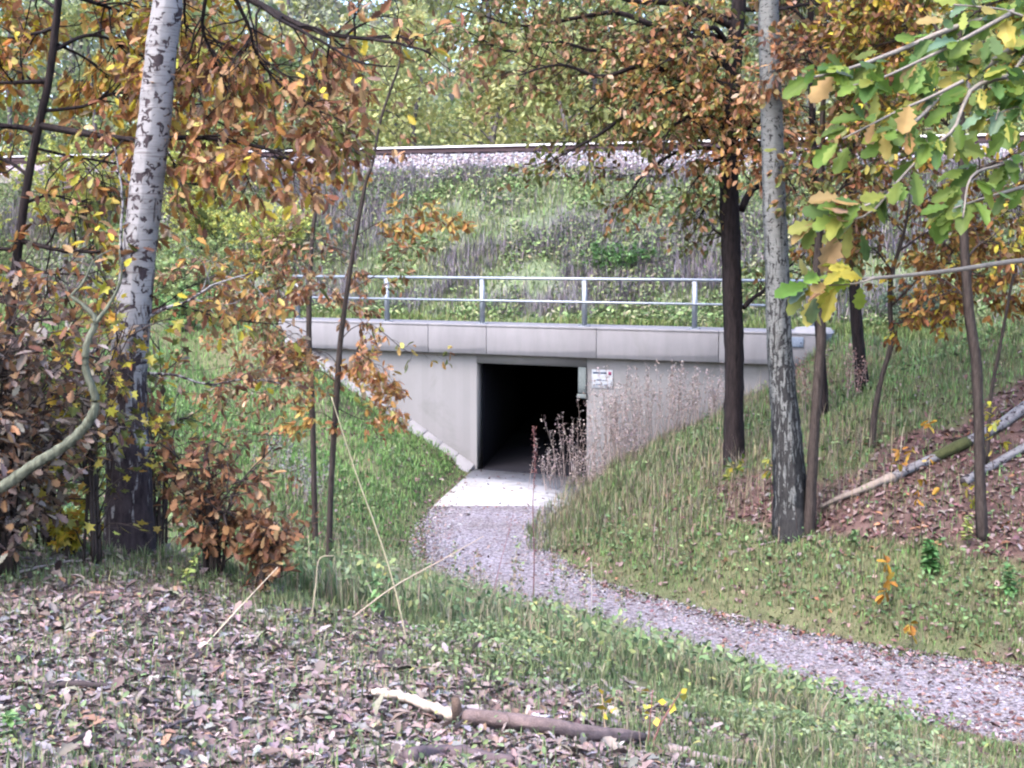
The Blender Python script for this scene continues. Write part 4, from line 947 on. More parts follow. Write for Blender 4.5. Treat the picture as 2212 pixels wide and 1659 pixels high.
bough([(2700, 40), (2440, 20), (2300, -10), (2180, 30), (2060, 60), (1940, 110), (1830, 150), (1740, 170)], 3.8, 3.3, .014, .003, 10, t0=.35, pal=GREEN)
bough([(2180, 30), (2090, 80), (1990, 130), (1900, 170), (1840, 185)], 3.5, 3.3, .006, .002, 7)
bough([(2700, 240), (2420, 180), (2300, 130), (2210, 100), (2120, 150), (2040, 200), (1980, 260), (1920, 290)], 3.8, 3.3, .014, .003, 10, pal=YG, t0=.3)
bough([(2080, 175), (2010, 210), (1940, 240), (1880, 270), (1820, 300)], 3.4, 3.3, .005, .002, 6, pal=YG)
bough([(2300, 130), (2200, 160), (2110, 185), (2080, 230), (2060, 280), (2010, 320), (1950, 380), (1880, 460), (1810, 480)], 3.5, 3.25, .007, .002, 10, pal=YG)
bough([(1880, 440), (1840, 455), (1800, 470)], 3.25, 3.25, .003, .002, 4, pal=GREEN + [(.50, .33, .17, .5)], size=(.06, .085))
bough([(2420, 180), (2340, 240), (2260, 300), (2180, 350), (2100, 380), (2080, 470)], 3.7, 3.3, .008, .002, 9, pal=GREEN)
bough([(2500, 330), (2340, 360), (2220, 400), (2120, 430), (2060, 450)], 3.7, 3.3, .008, .002, 7, pal=YG)
bough([(2560, 20), (2420, -20), (2300, 30), (2240, 90), (2180, 170), (2150, 260)], 3.7, 3.4, .008, .002, 10, pal=YG)
bough([(2440, 20), (2250, 40), (2160, 20), (2060, 10)], 3.6, 3.5, .006, .002, 7, pal=YG)
bough([(2300, 230), (2250, 260), (2200, 230), (2130, 260)], 3.6, 3.4, .005, .002, 6, pal=GREEN)
bough([(2640, 560), (2420, 570), (2240, 560), (2050, 585), (1900, 600), (1800, 604), (1745, 608)], 3.9, 3.2, .010, .002, 3, t0=.9, pal=YG, size=(.07, .10))
bough([(1890, 600), (1850, 612), (1790, 616)], 3.2, 3.2, .003, .002, 4, pal=[(.50, .42, .06, 2), (.30, .36, .05, 2), (.55, .30, .14, .6)], size=(.055, .085))
for q in ((2.45, 3.7), (2.4, 3.85)):
    pass
mb = MB()
for tgt in ((2700, 40, 3.8), (2700, 240, 3.8), (2500, 330, 3.7), (2560, 20, 3.7), (2640, 560, 3.9)):
    t_ = at(*tgt); tube(mb, spline([f + np.array([.05, .03, max(.4, t_[2] - f[2] - .35)]), (f + t_) / 2 * np.array([1, 1, 0]) + np.array([0, 0, t_[2] - .1]), t_], 10), np.linspace(.024, .012, 10), 7, (.15, .12, .1))
pl.part(mb, 'bough')
pl.finish()

# ------------------------------------------------------------------ WOOD BEYOND THE TRACK
def far_tree(label, px_, Y, H, R, pal, n, low=.12, trunk_r=.12, nm='tree', cat='tree', lsz=(.13, .24), grp='trees beyond the railway', tone=(.16, .14, .14), lim=9):
    x = at(px_, 500, Y)[0]; f = np.array([x, Y, gz(x, Y)])
    p = Plant(nm, label, cat, f, grp, M_BARK)
    top = f + np.array([rng.uniform(-.6, .6), rng.uniform(-.4, .4), H])
    P = p.trunk([f - np.array([0, 0, .2]), f + (top - f) * .35 + rng.normal(0, .2, 3), f + (top - f) * .7 + rng.normal(0, .25, 3), top], [trunk_r, trunk_r * .8, trunk_r * .5, trunk_r * .15], 7, 20, .1, col=tone)
    mb = MB(); cl = []
    for i in range(lim):
        t = low + (1 - low) * (i + rng.random()) / lim; j = min(19, int(t * 19)); an = rng.uniform(0, 6.283)
        rr = R * (1 - .75 * max(0, t - .35)) * rng.uniform(.6, 1.1)
        e = P[j] + np.array([math.cos(an) * rr, math.sin(an) * rr * .8, rr * rng.uniform(.1, .55)])
        q = spline([P[j], (P[j] + e) / 2 + np.array([0, 0, .12 * rr]), e], 6); tube(mb, q, np.linspace(trunk_r * .35, .02, 6), 4, tone)
        for tt in (.35, .6, .8, 1.0):
            c = np.array([np.interp(tt * 5, range(6), q[:, k]) for k in range(3)]); cl.append((c, rr * .42))
            cl.append((c + rng.normal(0, rr * .35, 3), rr * .34))
    p.part(mb, 'branches')
    cl.append((top, R * .3)); C = np.array([c for c, _ in cl]); S = np.array([s for _, s in cl])
    k = rng.integers(0, len(cl), n); g_ = rng.normal(0, 1, (n, 3)) * np.array([1, 1, .55]); 
    g_ *= (np.minimum(1.7, np.linalg.norm(g_, axis=1)) / np.maximum(1e-6, np.linalg.norm(g_, axis=1)))[:, None]
    Pp = C[k] + g_ * S[k][:, None] * .62
    Pp[:, 2] = np.maximum(Pp[:, 2], gz(x, Y) + .1)
    tone_ = pick(pal, len(cl), .10)
    col = np.clip(tone_[k] * .55 + pick(pal, n, .2) * .45, .01, .9)
    put_leaves(p.lv, Pp, nrm(rdir(n) + np.array([0, 0, -.2])), nrm(rdir(n) + np.array([0, 0, .9])), rng.uniform(*lsz, n), col, 'quad', .1, .1); p.nl = n
    return p.finish()
MIXG = FARYEL[:3] + FARGREEN[:2]
rows = [
    # px, Y, height, radius, palette, leaves, label
    (-230, 58, 8, 3.0, FARGREEN + FARGREY, 4200, 'grey green tree beyond the track, outermost on the left'),
    (20, 56, 7, 2.6, FARGREEN, 4200, 'green tree beyond the track, left of the slim dark oak'),
    (215, 57, 7.5, 2.8, MIXG, 4200, 'yellow green tree beyond the track, left of the white birch'),
    (430, 55, 6.5, 2.6, FARGREEN + FARYEL[:1], 4600, 'green tree beyond the track, just right of the white birch'),
    (600, 54, 4.4, 2.2, FARGREEN, 4200, 'low green tree beyond the track, above the left end of the railing'),
    (745, 55, 5.2, 2.2, MIXG, 4200, 'pale green tree beyond the track, behind the slim saplings'),
    (905, 54, 5.5, 2.5, FARYEL, 4600, 'yellow green tree beyond the track, right of the leaning sapling'),
    (1065, 55, 5.6, 2.5, FARYEL, 4600, 'yellow green spreading tree beyond the track, above the tunnel mouth'),
    (1215, 53, 5.8, 2.6, FARYEL, 4800, 'bright yellow green tree beyond the track, left of the drooping olive leaves'),
    (1370, 53, 5.8, 2.5, FARYEL[:2] + FARGREEN[:1], 4600, 'yellow green tree beyond the track, behind the drooping olive leaves'),
    (1520, 52, 5.2, 2.3, MIXG, 4200, 'green and yellow tree beyond the track, left of the black oak trunk'),
    (1700, 51, 5.4, 2.3, FARGREEN + FARGREY, 4200, 'green tree beyond the track, behind the grey birch'),
    (1880, 50, 5.6, 2.3, MIXG, 4200, 'pale yellow tree beyond the track, behind the far poles'),
    (2080, 49, 6, 2.5, MIXG, 4200, 'yellowing tree beyond the track, behind the straight slim oak'),
    (2290, 48, 6, 2.6, FARGREEN, 4200, 'green tree beyond the track, outermost on the right'),
]
for px_, Y, H, R, pal, n, lab in rows: far_tree(lab, px_, Y, H, R, pal, n, low=.06)
rows = [
    (-120, 68, 14, 3.6, FARGREEN + FARRUST, 5200, 'tall tree deep in the wood beyond the track, far left corner'),
    (150, 66, 13, 3.4, FARGREEN + FARGREY, 5200, 'tall bluish green tree deep in the wood, left of the white birch'),
    (420, 67, 13, 3.6, FARGREY + FARGREEN[:2], 5200, 'tall greyish tree deep in the wood, right of the white birch'),
    (640, 65, 12, 3.4, FARGREY + FARYEL[:1], 5200, 'tall grey green tree deep in the wood, behind the rust coloured bough'),
    (850, 66, 13, 3.6, FARYEL + FARGREY, 5600, 'tall pale yellow tree deep in the wood, above the bare sapling tip'),
    (1060, 64, 13, 3.6, FARYEL, 5600, 'tall yellow tree deep in the wood, in line with the tunnel mouth'),
    (1270, 65, 13, 3.6, FARYEL + FARGREEN[:1], 5600, 'tall yellow tree deep in the wood, left of the salmon leaves'),
    (1470, 63, 13, 3.6, FARGREEN + FARYEL, 5200, 'tall green tree deep in the wood, behind the salmon leaves'),
    (1680, 62, 13, 3.4, FARGREEN + FARGREY, 5200, 'tall green tree deep in the wood, behind the grey birch'),
    (1880, 60, 13, 3.4, FARYEL + FARRUST, 5200, 'tall yellow and rust tree deep in the wood, behind the far poles'),
    (2100, 60, 13, 3.4, FARYEL + FARRUST, 5200, 'tall yellow and rust tree deep in the wood, upper right corner'),
    (2330, 58, 13, 3.4, FARGREEN + FARRUST, 5200, 'tall mixed green tree deep in the wood, beyond the big green leaves'),
]
for px_, Y, H, R, pal, n, lab in rows: far_tree(lab, px_, Y, H, R, pal, n, low=.10, trunk_r=.17, lsz=(.18, .32), lim=14)
# the wood further up the slope reads as one mass
n = 60000; X = rng.uniform(-52, 52, n); Yv = rng.uniform(76, 104, n); g_ = ground_z(X, Yv)
top = 11 + 5 * fbm(X * .22, Yv * .22, 77); h = top * rng.random(n) ** .8
ok = vnoise(X * .45, h * .5, 5) + .25 * vnoise(X * 1.6, h * 1.6, 6) > .30
X, Yv, g_, h = X[ok], Yv[ok], g_[ok], h[ok]; n = len(X)
pal = pick(FARYEL + FARGREEN + FARGREY, n, .15); zone = vnoise(X * .25, h * .22, 15)[:, None]
pal = pal * (.8 + .4 * zone)
mb = MB(); put_leaves(mb, np.stack([X, Yv, g_ + h], -1), rdir(n), nrm(rdir(n) + np.array([0, -.4, .8])), rng.uniform(.35, .75, n), pal, 'quad', .1, .1)
for k in range(70):
    x = rng.uniform(-48, 48); y = rng.uniform(76, 100); z = gz(x, y); tube(mb, [(x, y, z), (x + rng.uniform(-.5, .5), y, z + 7), (x + rng.uniform(-1, 1), y, z + 14)], [.18, .14, .05], 5, (.16, .14, .15))
tag(mb.build('far_wood', M_LEAF), 'distant yellow green wood on the slope beyond the railway', 'wood', kind='stuff')

# ------------------------------------------------------------------ GROUND COVER
def blades(mb, P, Ln, Wd, C, lean=.45):
    n = len(P); an = rng.uniform(0, 6.283, n); d = np.stack([np.cos(an), np.sin(an), np.zeros(n)], -1)
    side = np.stack([-np.sin(an), np.cos(an), np.zeros(n)], -1); l = np.abs(rng.normal(0, lean, n))[:, None]
    up = np.array([0, 0, 1.0]); Ln = Ln[:, None]; Wd = Wd[:, None]
    m = P + Ln * .55 * nrm(up + d * l * .5); t = m + Ln * .5 * nrm(up * .75 + d * l * 1.6)
    V = np.stack([P - side * Wd * .5 - up * .02, P + side * Wd * .5 - up * .02, m - side * Wd * .4, m + side * Wd * .4, t], 1)
    mb.inst(V, [np.array([[0, 1, 3, 2]]), np.array([[2, 3, 4]])], C)
def sample(n, y0, y1, k=.47):
    Y = y0 * (y1 / y0) ** rng.random(n); X = Y * rng.uniform(-k, k, n); return X, Y
def front(n, y0, y1):
    X, Y = sample(n, y0, y1); a, w = to_aw(X, Y); ok = (w < .1) | ((w < .3) & ((a > 10.95) | (a < -3.1))); X, Y = X[ok], Y[ok]
    s, sg = path_dist(X, Y); Z = ground_z(X, Y); return X, Y, Z, s, sg
GR = [(.18, .25, .10, 3), (.23, .285, .12, 3), (.15, .21, .09, 2), (.30, .31, .16, 1.5), (.38, .34, .22, 1)]
GR2 = [(.22, .40, .11, 3), (.28, .45, .14, 3), (.18, .32, .10, 1.5), (.36, .42, .19, 1)]
TAN = [(.42, .34, .22, 3), (.50, .42, .29, 2), (.32, .25, .17, 2), (.38, .28, .20, 1)]
mb = MB()
X, Y, Z, s, sg = front(230000, 3.6, 13.5)
lit = zones(X, Y, Z); pn = fbm(X * 1.5, Y * 1.5, 88)
ok = (rng.random(len(X)) < np.clip((1 - lit) * .95 + .05, 0, 1) * sstep(.30, .55, pn) + .06) & (s > .1)
P = np.stack([X, Y, Z], -1)[ok]; n = len(P); pn = pn[ok]
blades(mb, P, rng.uniform(.03, .09, n) * (.6 + .8 * pn) * (1 - .45 * sstep(2, 4, P[:, 0])), rng.uniform(.004, .007, n), pick(GR, n, .2))
X, Y, Z, s, sg = front(400000, 11, 36)
lit = zones(X, Y, Z); pn = fbm(X * .8, Y * .8, 89)
ok = (rng.random(len(X)) < (1 - lit * .9) * (.72 + .28 * sstep(.3, .55, pn))) & (s > rng.normal(.12, .22, len(X)))
P = np.stack([X, Y, Z], -1)[ok]; n = len(P); far = sstep(22, 30, P[:, 1]) * (sg[ok] < 0)
c = pick(GR + [(.30, .29, .13, 3), (.34, .27, .16, 2)], n, .2); c2 = pick(GR2, n, .18); k = (rng.random(n) < .25 + .75 * far)[:, None]; c = np.where(k, c2, c)
blades(mb, P, rng.uniform(.05, .15, n) * (1 + .7 * sstep(20, 29, P[:, 1])) * (1 - .3 * far) * np.minimum(1, .55 + s[ok] * .5), rng.uniform(.010, .017, n) * (1 + .4 * sstep(20, 29, P[:, 1])), c)
a = rng.uniform(-22, 26, 170000); w = rng.uniform(.35, 8.9, len(a)); kk_ = (w > 1.38) | (a > 10.95) | (a < -3.1); a, w = a[kk_], w[kk_]
q = WO[None] + WU[None] * a[:, None] + WN[None] * w[:, None]; pn = fbm(a * .55, w * .8, 90)
ok = rng.random(len(a)) < .18 + .9 * sstep(.35, .62, pn); ok &= (w > 2.0) | (rng.random(len(a)) < .9)
P = np.stack([q[:, 0], q[:, 1], bank_profile(a, w)], -1)[ok]; n = len(P); w = w[ok]; a = a[ok]
c = pick([(.25, .35, .13, 3), (.32, .40, .16, 2.6), (.38, .41, .19, 2), (.45, .42, .28, 1.6), (.38, .34, .33, .8)], n, .18)
lime = (w < 2.7)[:, None]; c = np.where(lime, pick([(.22, .30, .09, 3), (.30, .36, .12, 2), (.30, .25, .12, 1)], n), c)
blades(mb, P, rng.uniform(.10, .32, n), rng.uniform(.018, .032, n), c, .6)
tag(mb.build('grass', M_GRASS), 'short autumn grass on the banks, the foreground rise and the embankment', 'grass', kind='stuff')

# low broad-leaved herbs in patches
mb = MB()
HERB = [(.24, .34, .15, 3), (.31, .40, .18, 2.4), (.18, .27, .12, 2), (.38, .45, .25, 1.4), (.44, .45, .16, 1)]
def herbs(P, size, pal, lift, tpl='simple'):
    n = len(P); P = P + np.stack([np.zeros(n), np.zeros(n), rng.uniform(.01, 1, n) * lift], -1)
    put_leaves(mb, P, nrm(rdir(n) * np.array([1, 1, .5])), nrm(rdir(n) * .8 + np.array([0, -.2, 1])), rng.uniform(size[0], size[1], n), pick(pal, n, .2), tpl)
X, Y, Z, s, sg = front(130000, 3.8, 14); lit = zones(X, Y, Z); pn = fbm(X * 1.1 + 7, Y * 1.1, 101)
ok = (rng.random(len(X)) < (1.0 - .9 * lit) * sstep(.44, .60, pn) * .75 + .025) & (s > .1); P = np.stack([X, Y, Z], -1)[ok]
herbs(P, (.016, .036), [(r_ * .82, g_ * .80, b_ * .8, w_) for r_, g_, b_, w_ in HERB], .09)
X, Y, Z, s, sg = front(60000, 13, 34); lit = zones(X, Y, Z); pn = fbm(X * .7 + 3, Y * .7, 102)
ok = (rng.random(len(X)) < (1 - .9 * lit) * sstep(.44, .62, pn)) & (s > .4); P = np.stack([X, Y, Z], -1)[ok]; herbs(P, (.045, .09), [(.17, .28, .11, 3), (.22, .33, .14, 2), (.13, .22, .09, 2), (.30, .36, .16, 1)], .2)
a = rng.uniform(-22, 26, 130000); w = rng.uniform(2.2, 8.8, len(a)); pn = fbm(a * .6 + 5, w * .75, 103)
ok = rng.random(len(a)) < sstep(.40, .56, pn) + .06; a, w = a[ok], w[ok]; q = WO[None] + WU[None] * a[:, None] + WN[None] * w[:, None]
P = np.stack([q[:, 0], q[:, 1], bank_profile(a, w)], -1)
herbs(P, (.07, .14), [(.26, .36, .14, 3), (.33, .41, .17, 2), (.19, .28, .11, 2), (.40, .42, .22, 1.4), (.42, .38, .24, .8)], .35)
tag(mb.build('low_herbs', M_GRASS), 'patches of low green broad leaved herbs among the grass', 'herbs', kind='stuff')

# grey brown dead stalks matted on the embankment and standing dry grass on the banks
mb = MB()
a = rng.uniform(-20, 26, 60000); w = rng.uniform(2.8, 8.8, len(a)); pn = fbm(a * .45 + 9, w * .7, 111)
ok = rng.random(len(a)) < sstep(.42, .56, pn); a, w = a[ok], w[ok]; q = WO[None] + WU[None] * a[:, None] + WN[None] * w[:, None]
P = np.stack([q[:, 0], q[:, 1], bank_profile(a, w)], -1); n = len(P)
blades(mb, P, rng.uniform(.3, .75, n), rng.uniform(.014, .026, n), pick([(.33, .28, .32, 3), (.26, .21, .245, 3), (.42, .37, .38, 2), (.18, .14, .15, 1)], n, .2), .8)
X, Y, Z, s, sg = front(60000, 14, 36); pn = fbm(X * .6 + 13, Y * .6, 112); rb = (sg > 0) & (s < 5) & (Y > 21) & (X < 7)
ok = (s > .3) & (rng.random(len(X)) < np.where(rb, .55, .0) * sstep(.35, .55, pn) +   .03 * sstep(.5, .65, pn)); P = np.stack([X, Y, Z], -1)[ok]; n = len(P)
blades(mb, P, rng.uniform(.25, .7, n), rng.uniform(.007, .013, n), pick(TAN + [(.30, .22, .20, 2)], n, .2), .35)
X, Y, Z, s, sg = front(26000, 4.5, 14); lit = zones(X, Y, Z); pn = fbm(X * .9 + 23, Y * .9, 113)
ok = (s > .2) & (rng.random(len(X)) < (1 - lit) * sstep(.45, .65, pn) * .35 + .01); P = np.stack([X, Y, Z], -1)[ok]; n = len(P)
blades(mb, P, rng.uniform(.08, .28, n), rng.uniform(.0018, .0036, n), pick([(r_ * .8, g_ * .8, b_ * .8, w_) for r_, g_, b_, w_ in TAN], n, .2), .75)
tag(mb.build('dry_grass', M_GRASS), 'straw coloured and grey dead stalks standing among the green grass', 'dry grass', kind='stuff')

# fallen leaves
LIT = [(.275, .20, .185, 3), (.32, .245, .23, 3), (.23, .165, .15, 2.6), (.355, .285, .275, 2.2), (.14, .10, .09, 1), (.33, .205, .14, 1), (.30, .27, .275, 1.4), (.40, .34, .325, .7), (.25, .235, .18, .8)]
LITB = [(.19, .10, .095, 3), (.25, .135, .12, 3), (.12, .06, .058, 2), (.33, .21, .185, 1.3), (.33, .16, .09, .8)]
mb = MB()
def lay(P, size, pal, lift, tilt, tpl):
    n = len(P); P = P + np.stack([np.zeros(n), np.zeros(n), rng.uniform(.004, 1, n) * lift], -1)
    put_leaves(mb, P, nrm(rdir(n) * np.array([1, 1, .35])), nrm(rdir(n) * tilt + np.array([0, 0, 1])), rng.uniform(size[0], size[1], n) , pick(pal, n, .2), tpl, .35, .35)
X, Y, Z, s, sg = front(135000, 3.6, 12.5); lit = zones(X, Y, Z)
ok = (rng.random(len(X)) < lit * (.5 + .4 * sstep(.3, .5, fbm(X * 2.2, Y * 2.2, 140))) + .04) & (s > 0); P = np.stack([X, Y, Z], -1)[ok]; print('litter', len(P))
lay(P[::14], (.06, .095), LIT, .03, .35, 'oak'); lay(P, (.02, .06), LIT, .02, .30, 'oak')
X, Y, Z, s, sg = front(90000, 12, 33); lit = zones(X, Y, Z)
ok = (rng.random(len(X)) < lit * .8 + .24); ok &= (s > 0); P = np.stack([X, Y, Z], -1)[ok]; lay(P, (.07, .13), LITB + LIT[:2], .05, .5, 'simple')
X, Y, Z, s, sg = front(60000, 13, 29); ok = (s < .1) & (Y < 28.2) & (rng.random(len(X)) < .10 + .45 * sstep(24, 15, Y) + .3 * sstep(-.5, .1, s)); P = np.stack([X, Y, np.full(len(X), .03)], -1)[ok]
lay(P, (.05, .11), LITB + [(.42, .33, .33, 3)], .03, .4, 'simple')
X, Y, Z, s, sg = front(9000, 28.0, 33); ok = (s < .15) & (rng.random(len(X)) < .12 + .5 * sstep(-.5, 0, s)); P = np.stack([X, Y, np.full(len(X), .055)], -1)[ok]; lay(P, (.05, .10), LITB, .02, .3, 'simple')
tag(mb.build('fallen_leaves', M_LITTER), 'fallen brown oak leaves carpeting the foreground, the right bank and the path edges', 'fallen leaves', kind='stuff')
X, Y, Z, s, sg = front(90000, 13, 29); ok = (s < .15) & (Y < 28.4); P = np.stack([X, Y, np.full(len(X), .03)], -1)[ok]
mb = MB(); put_stones(mb, P, rng.uniform(.010, .026, len(P)), pick([(.29, .265, .275), (.23, .205, .21), (.38, .36, .37), (.15, .13, .13), (.30, .225, .20)], len(P)))
tag(mb.build('gravel', M_STONE), 'loose lavender grey gravel on the path', 'gravel', kind='stuff')

# ------------------------------------------------------------------ FALLEN TIMBER
def gline(pix, y0=12, lift=.0): return np.array([ghit(x, y, y0) + np.array([0, 0, lift]) for x, y in pix])
lg = gline([(1930, 1042), (2000, 1010), (2090, 968), (2160, 930), (2220, 888), (2330, 820)])
base = lg[0].copy(); Yl = lg[0][1]
t = thing('fallen_log', 'long fallen birch log with white bark sloping up the leaf covered bank', 'log', base, 'fallen birch logs')
P = spline(lg, 40) + np.array([0, 0, .09]); mb = MB(); tube(mb, P, np.linspace(.070, .108, 40), 14, (.4, .4, .4), .06); mb.build('trunk', M_BIRCHLOG, t, base, True)
tp = gline([(1772, 1104), (1810, 1086), (1860, 1068), (1900, 1050), (1932, 1040)]); P = spline(tp, 20) + np.array([0, 0, .06]); mb = MB(); tube(mb, P, np.linspace(.03, .085, 20), 9, (.30, .24, .20), .35); mb.build('broken_tip', M_STEM, t, base, True)
P = spline(lg, 40)[9:17] + np.array([0, 0, .095]); mb = MB(); tube(mb, P, [.07, .086, .091, .093, .095, .096, .096, .08], 14, (.07, .075, .03), .12); mb.build('moss', M_BARK, t, base, True)
sp = gline([(1800, 1088), (1780, 1098), (1774, 1108)])
lg = gline([(2082, 1052), (2135, 1022), (2185, 992), (2260, 950)]); base = lg[0].copy()
t = thing('fallen_log', 'short white birch log lying below the longer one, behind the straight slim oak', 'log', base, 'fallen birch logs')
P = spline(lg, 24) + np.array([0, 0, .07]); mb = MB(); tube(mb, P, np.linspace(.072, .064, 24), 12, (.4, .4, .4), .08); mb.build('trunk', M_BIRCHLOG, t, base, True)
mb = MB(); tube(mb, P[:3] + np.array([-.04, -.01, 0]), [.045, .074, .075], 12, (.05, .04, .04), .1); mb.build('rotten_end', M_BARK, t, base, True)

lg = gline([(803, 1522), (850, 1528), (905, 1546), (985, 1574)], 4); base = lg[0].copy()
t = thing('fallen_branch', 'broken branch on the ground, left half stripped to pale wood, right half still barked', 'branch', base, 'sticks on the ground')
P = spline(lg, 26) + np.array([0, 0, .05]) + rng.normal(0, .004, (26, 3)); mb = MB(); tube(mb, P, np.interp(np.linspace(0, 1, 26), [0, .08, .4, .7, 1], [.012, .025, .022, .027, .026]), 10, (1, 1, 1), .3, True, .8); mb.build('bare_wood', M_WOOD, t, base, True)
lg = gline([(1000, 1574), (1080, 1584), (1180, 1596), (1290, 1614), (1392, 1618)], 4)
P = spline(lg, 30) + np.array([0, 0, .05]); mb = MB(); tube(mb, P, np.interp(np.linspace(0, 1, 30), [0, .03, .5, .9, 1], [.022, .031, .034, .030, .016]), 12, (.20, .145, .135), .18); mb.build('bark', M_BARK, t, base, True)
b0 = P[0] + np.array([-.02, 0, .0]); mb = MB(); tube(mb, [b0 + np.array([0, 0, -.03]), b0 + np.array([-.005, 0, .04]), b0 + np.array([-.01, 0, .075])], [.024, .022, .018], 9, (.13, .09, .07), .2); mb.build('knot', M_BARK, t, base, True)
def stick(pix, r, col, label, y0=4, mat=None, lift=.02, nm='stick'):
    lg = gline(pix, y0); base = lg[0].copy(); P = spline(lg, 18) + np.array([0, 0, lift]) + rng.normal(0, .003, (18, 3))
    mb = MB(); tube(mb, P, np.linspace(r, r * .45, 18), 7, col, .2)
    return tag(mb.build(nm, mat or M_STEM, None, base, True), label, 'stick', 'sticks on the ground')
stick([(90, 1500), (160, 1492), (240, 1494), (320, 1505)], .018, (.06, .045, .045), 'dark curved stick half buried in leaves in the lower left')
stick([(-40, 1262), (60, 1240), (140, 1222), (215, 1214)], .010, (.36, .29, .27), 'thin pale stick in front of the withered thicket')
stick([(1440, 1632), (1500, 1645), (1560, 1655), (1620, 1665)], .03, (.30, .24, .22), 'flat weathered stick continuing the line of the broken branch')
stick([(-30, 1088), (10, 1086), (46, 1084)], .006, (.75, .70, .70), 'short white twig at the left edge in front of the thicket')
stick([(1640, 1182), (1700, 1168), (1760, 1160)], .018, (.34, .27, .26), 'pale twig lying in front of the grey birch foot', 12)
stick([(1150, 1555), (1175, 1560), (1196, 1556)], .010, (.58, .53, .56), 'short whitish stick in the middle of the foreground grass')
stick([(880, 1652), (960, 1640), (1060, 1650), (1120, 1660)], .035, (.13, .095, .10), 'dark bark slab half covered with leaves at the bottom')
stick([(600, 1470), (660, 1462), (720, 1480), (790, 1478)], .010, (.16, .12, .11), 'thin brown stick left of the pale broken branch')
stick([(330, 1592), (420, 1570), (520, 1580)], .010, (.12, .09, .09), 'thin dark stick among the pale leaves left of the broken branch')

# ------------------------------------------------------------------ WEEDS AND TALL STALKS
def stalk(nm, label, pix, Y, r, col, plume=0, pl_len=.3, pcol=None, grp='dry stalks', cat='weed', size=(.012, .03), foot=None):
    pts = L(pix, Y); f = pts[0].copy(); f[2] = gz(f[0], f[1]) - .02; pts[0] = f
    t = thing(nm, label, cat, f, grp); P = spline(pts, 24); mb = MB(); tube(mb, P, np.linspace(r, r * .4, 24), 5, col, .15); mb.build('stem', M_STEM, t, f, True)
    if plume:
        k = rng.integers(int(24 * (1 - pl_len)), 24, plume); q = P[k] + rdir(plume) * rng.uniform(.005, .05, (plume, 1))
        lv = MB(); put_leaves(lv, q, rdir(plume), rdir(plume), rng.uniform(size[0], size[1], plume), pick(pcol or [tuple(col)], plume), 'quad'); lv.build('seed_head', M_LITTER, t, f)
    return t
f = ghit(1152, 1296, 6)
DOCK = [(.26, .11, .10, 3), (.34, .18, .15, 2), (.18, .08, .08, 1)]
stalk('dock_stalk', 'tall dark reddish dock stalk standing in front of the tunnel mouth', [(1152, 1296), (1154, 1200), (1151, 1090), (1156, 1000), (1153, 925)], f[1], .010, (.20, .09, .09), 260, .38, DOCK, size=(.012, .028))
stalk('dock_stalk', 'thin reddish stalk leaning right on the path edge, left of the tall dark dock', [(1062, 1290), (1080, 1220), (1096, 1160), (1108, 1112)], f[1], .007, (.34, .18, .19), 60, .35, DOCK, size=(.01, .022))
stalk('dock_stalk', 'short reddish stalk with curled tip beside the gravel', [(1026, 1236), (1024, 1205), (1032, 1190)], f[1], .006, (.28, .12, .11), 20, .4, DOCK)
stalk('grass_stalk', 'long straw coloured stalk leaning left up to the sapling leaves', [(884, 1402), (850, 1260), (812, 1140), (775, 1040), (742, 940), (716, 858)], ghit(884, 1402)[1], .0055, (.52, .44, .28), 0)
stalk('grass_stalk', 'straw stalk leaning right across the path, crossing the longer one', [(752, 1335), (850, 1268), (950, 1212), (1045, 1158)], ghit(752, 1335)[1], .0055, (.48, .38, .30), 0)
stalk('grass_stalk', 'pale straw stalk slanting above the foreground leaves on the left', [(430, 1400), (520, 1310), (600, 1225)], ghit(430, 1400)[1], .005, (.56, .47, .36), 0)
stalk('grass_stalk', 'short pale upright stalk right of the tall dark dock', [(1278, 1290), (1278, 1250), (1277, 1214)], 12.5, .007, (.60, .50, .44), 0)
stalk('grass_stalk', 'thin bent straw stalk at the sapling feet', [(672, 1340), (682, 1270), (690, 1208), (722, 1200)], 7.6, .005, (.44, .36, .26), 0)
for nm_, pix, lab in (('bare_seedling', [(1392, 1700), (1400, 1600), (1410, 1490)], 'dark reddish bare shoot sticking up at the bottom edge'), ('bare_seedling', [(1312, 1660), (1308, 1580), (1300, 1500)], 'straw coloured forked shoot above the end of the broken branch'), ('bare_seedling', [(1400, 1610), (1430, 1560), (1470, 1495)], 'pale thin shoot leaning right behind the dark bare shoot')):
    stalk(nm_, lab, pix, 5.6, .006, (.26, .13, .11) if 'dark' in lab else (.55, .40, .28), 6, .3, YELLOW, 'bare shoots', 'shoot', (.03, .05))

for x0, y0, x1, y1, Y0 in ((962, 1330, 985, 1180, 11.5), (1003, 1345, 1010, 1215, 11.2), (1044, 1330, 1030, 1190, 12), (1086, 1340, 1120, 1170, 11.8), (1128, 1345, 1118, 1205, 11.6), (1182, 1335, 1200, 1180, 12.2), (1222, 1340, 1214, 1220, 12), (1252, 1350, 1268, 1235, 12), (1330, 1385, 1344, 1270, 11.5), (905, 1330, 890, 1190, 11), (860, 1330, 842, 1200, 10.5)):
    stalk('dry_stalk', 'thin dry weed stem rising in front of the gravel path bend', [(x0, y0), ((x0 + x1) / 2 + 4, (y0 + y1) / 2), (x1, y1)], Y0, .0045, (.40, .32, .26), 60, .6, TAN + HERB[:2], 'thin stems along the path', size=(.015, .04))

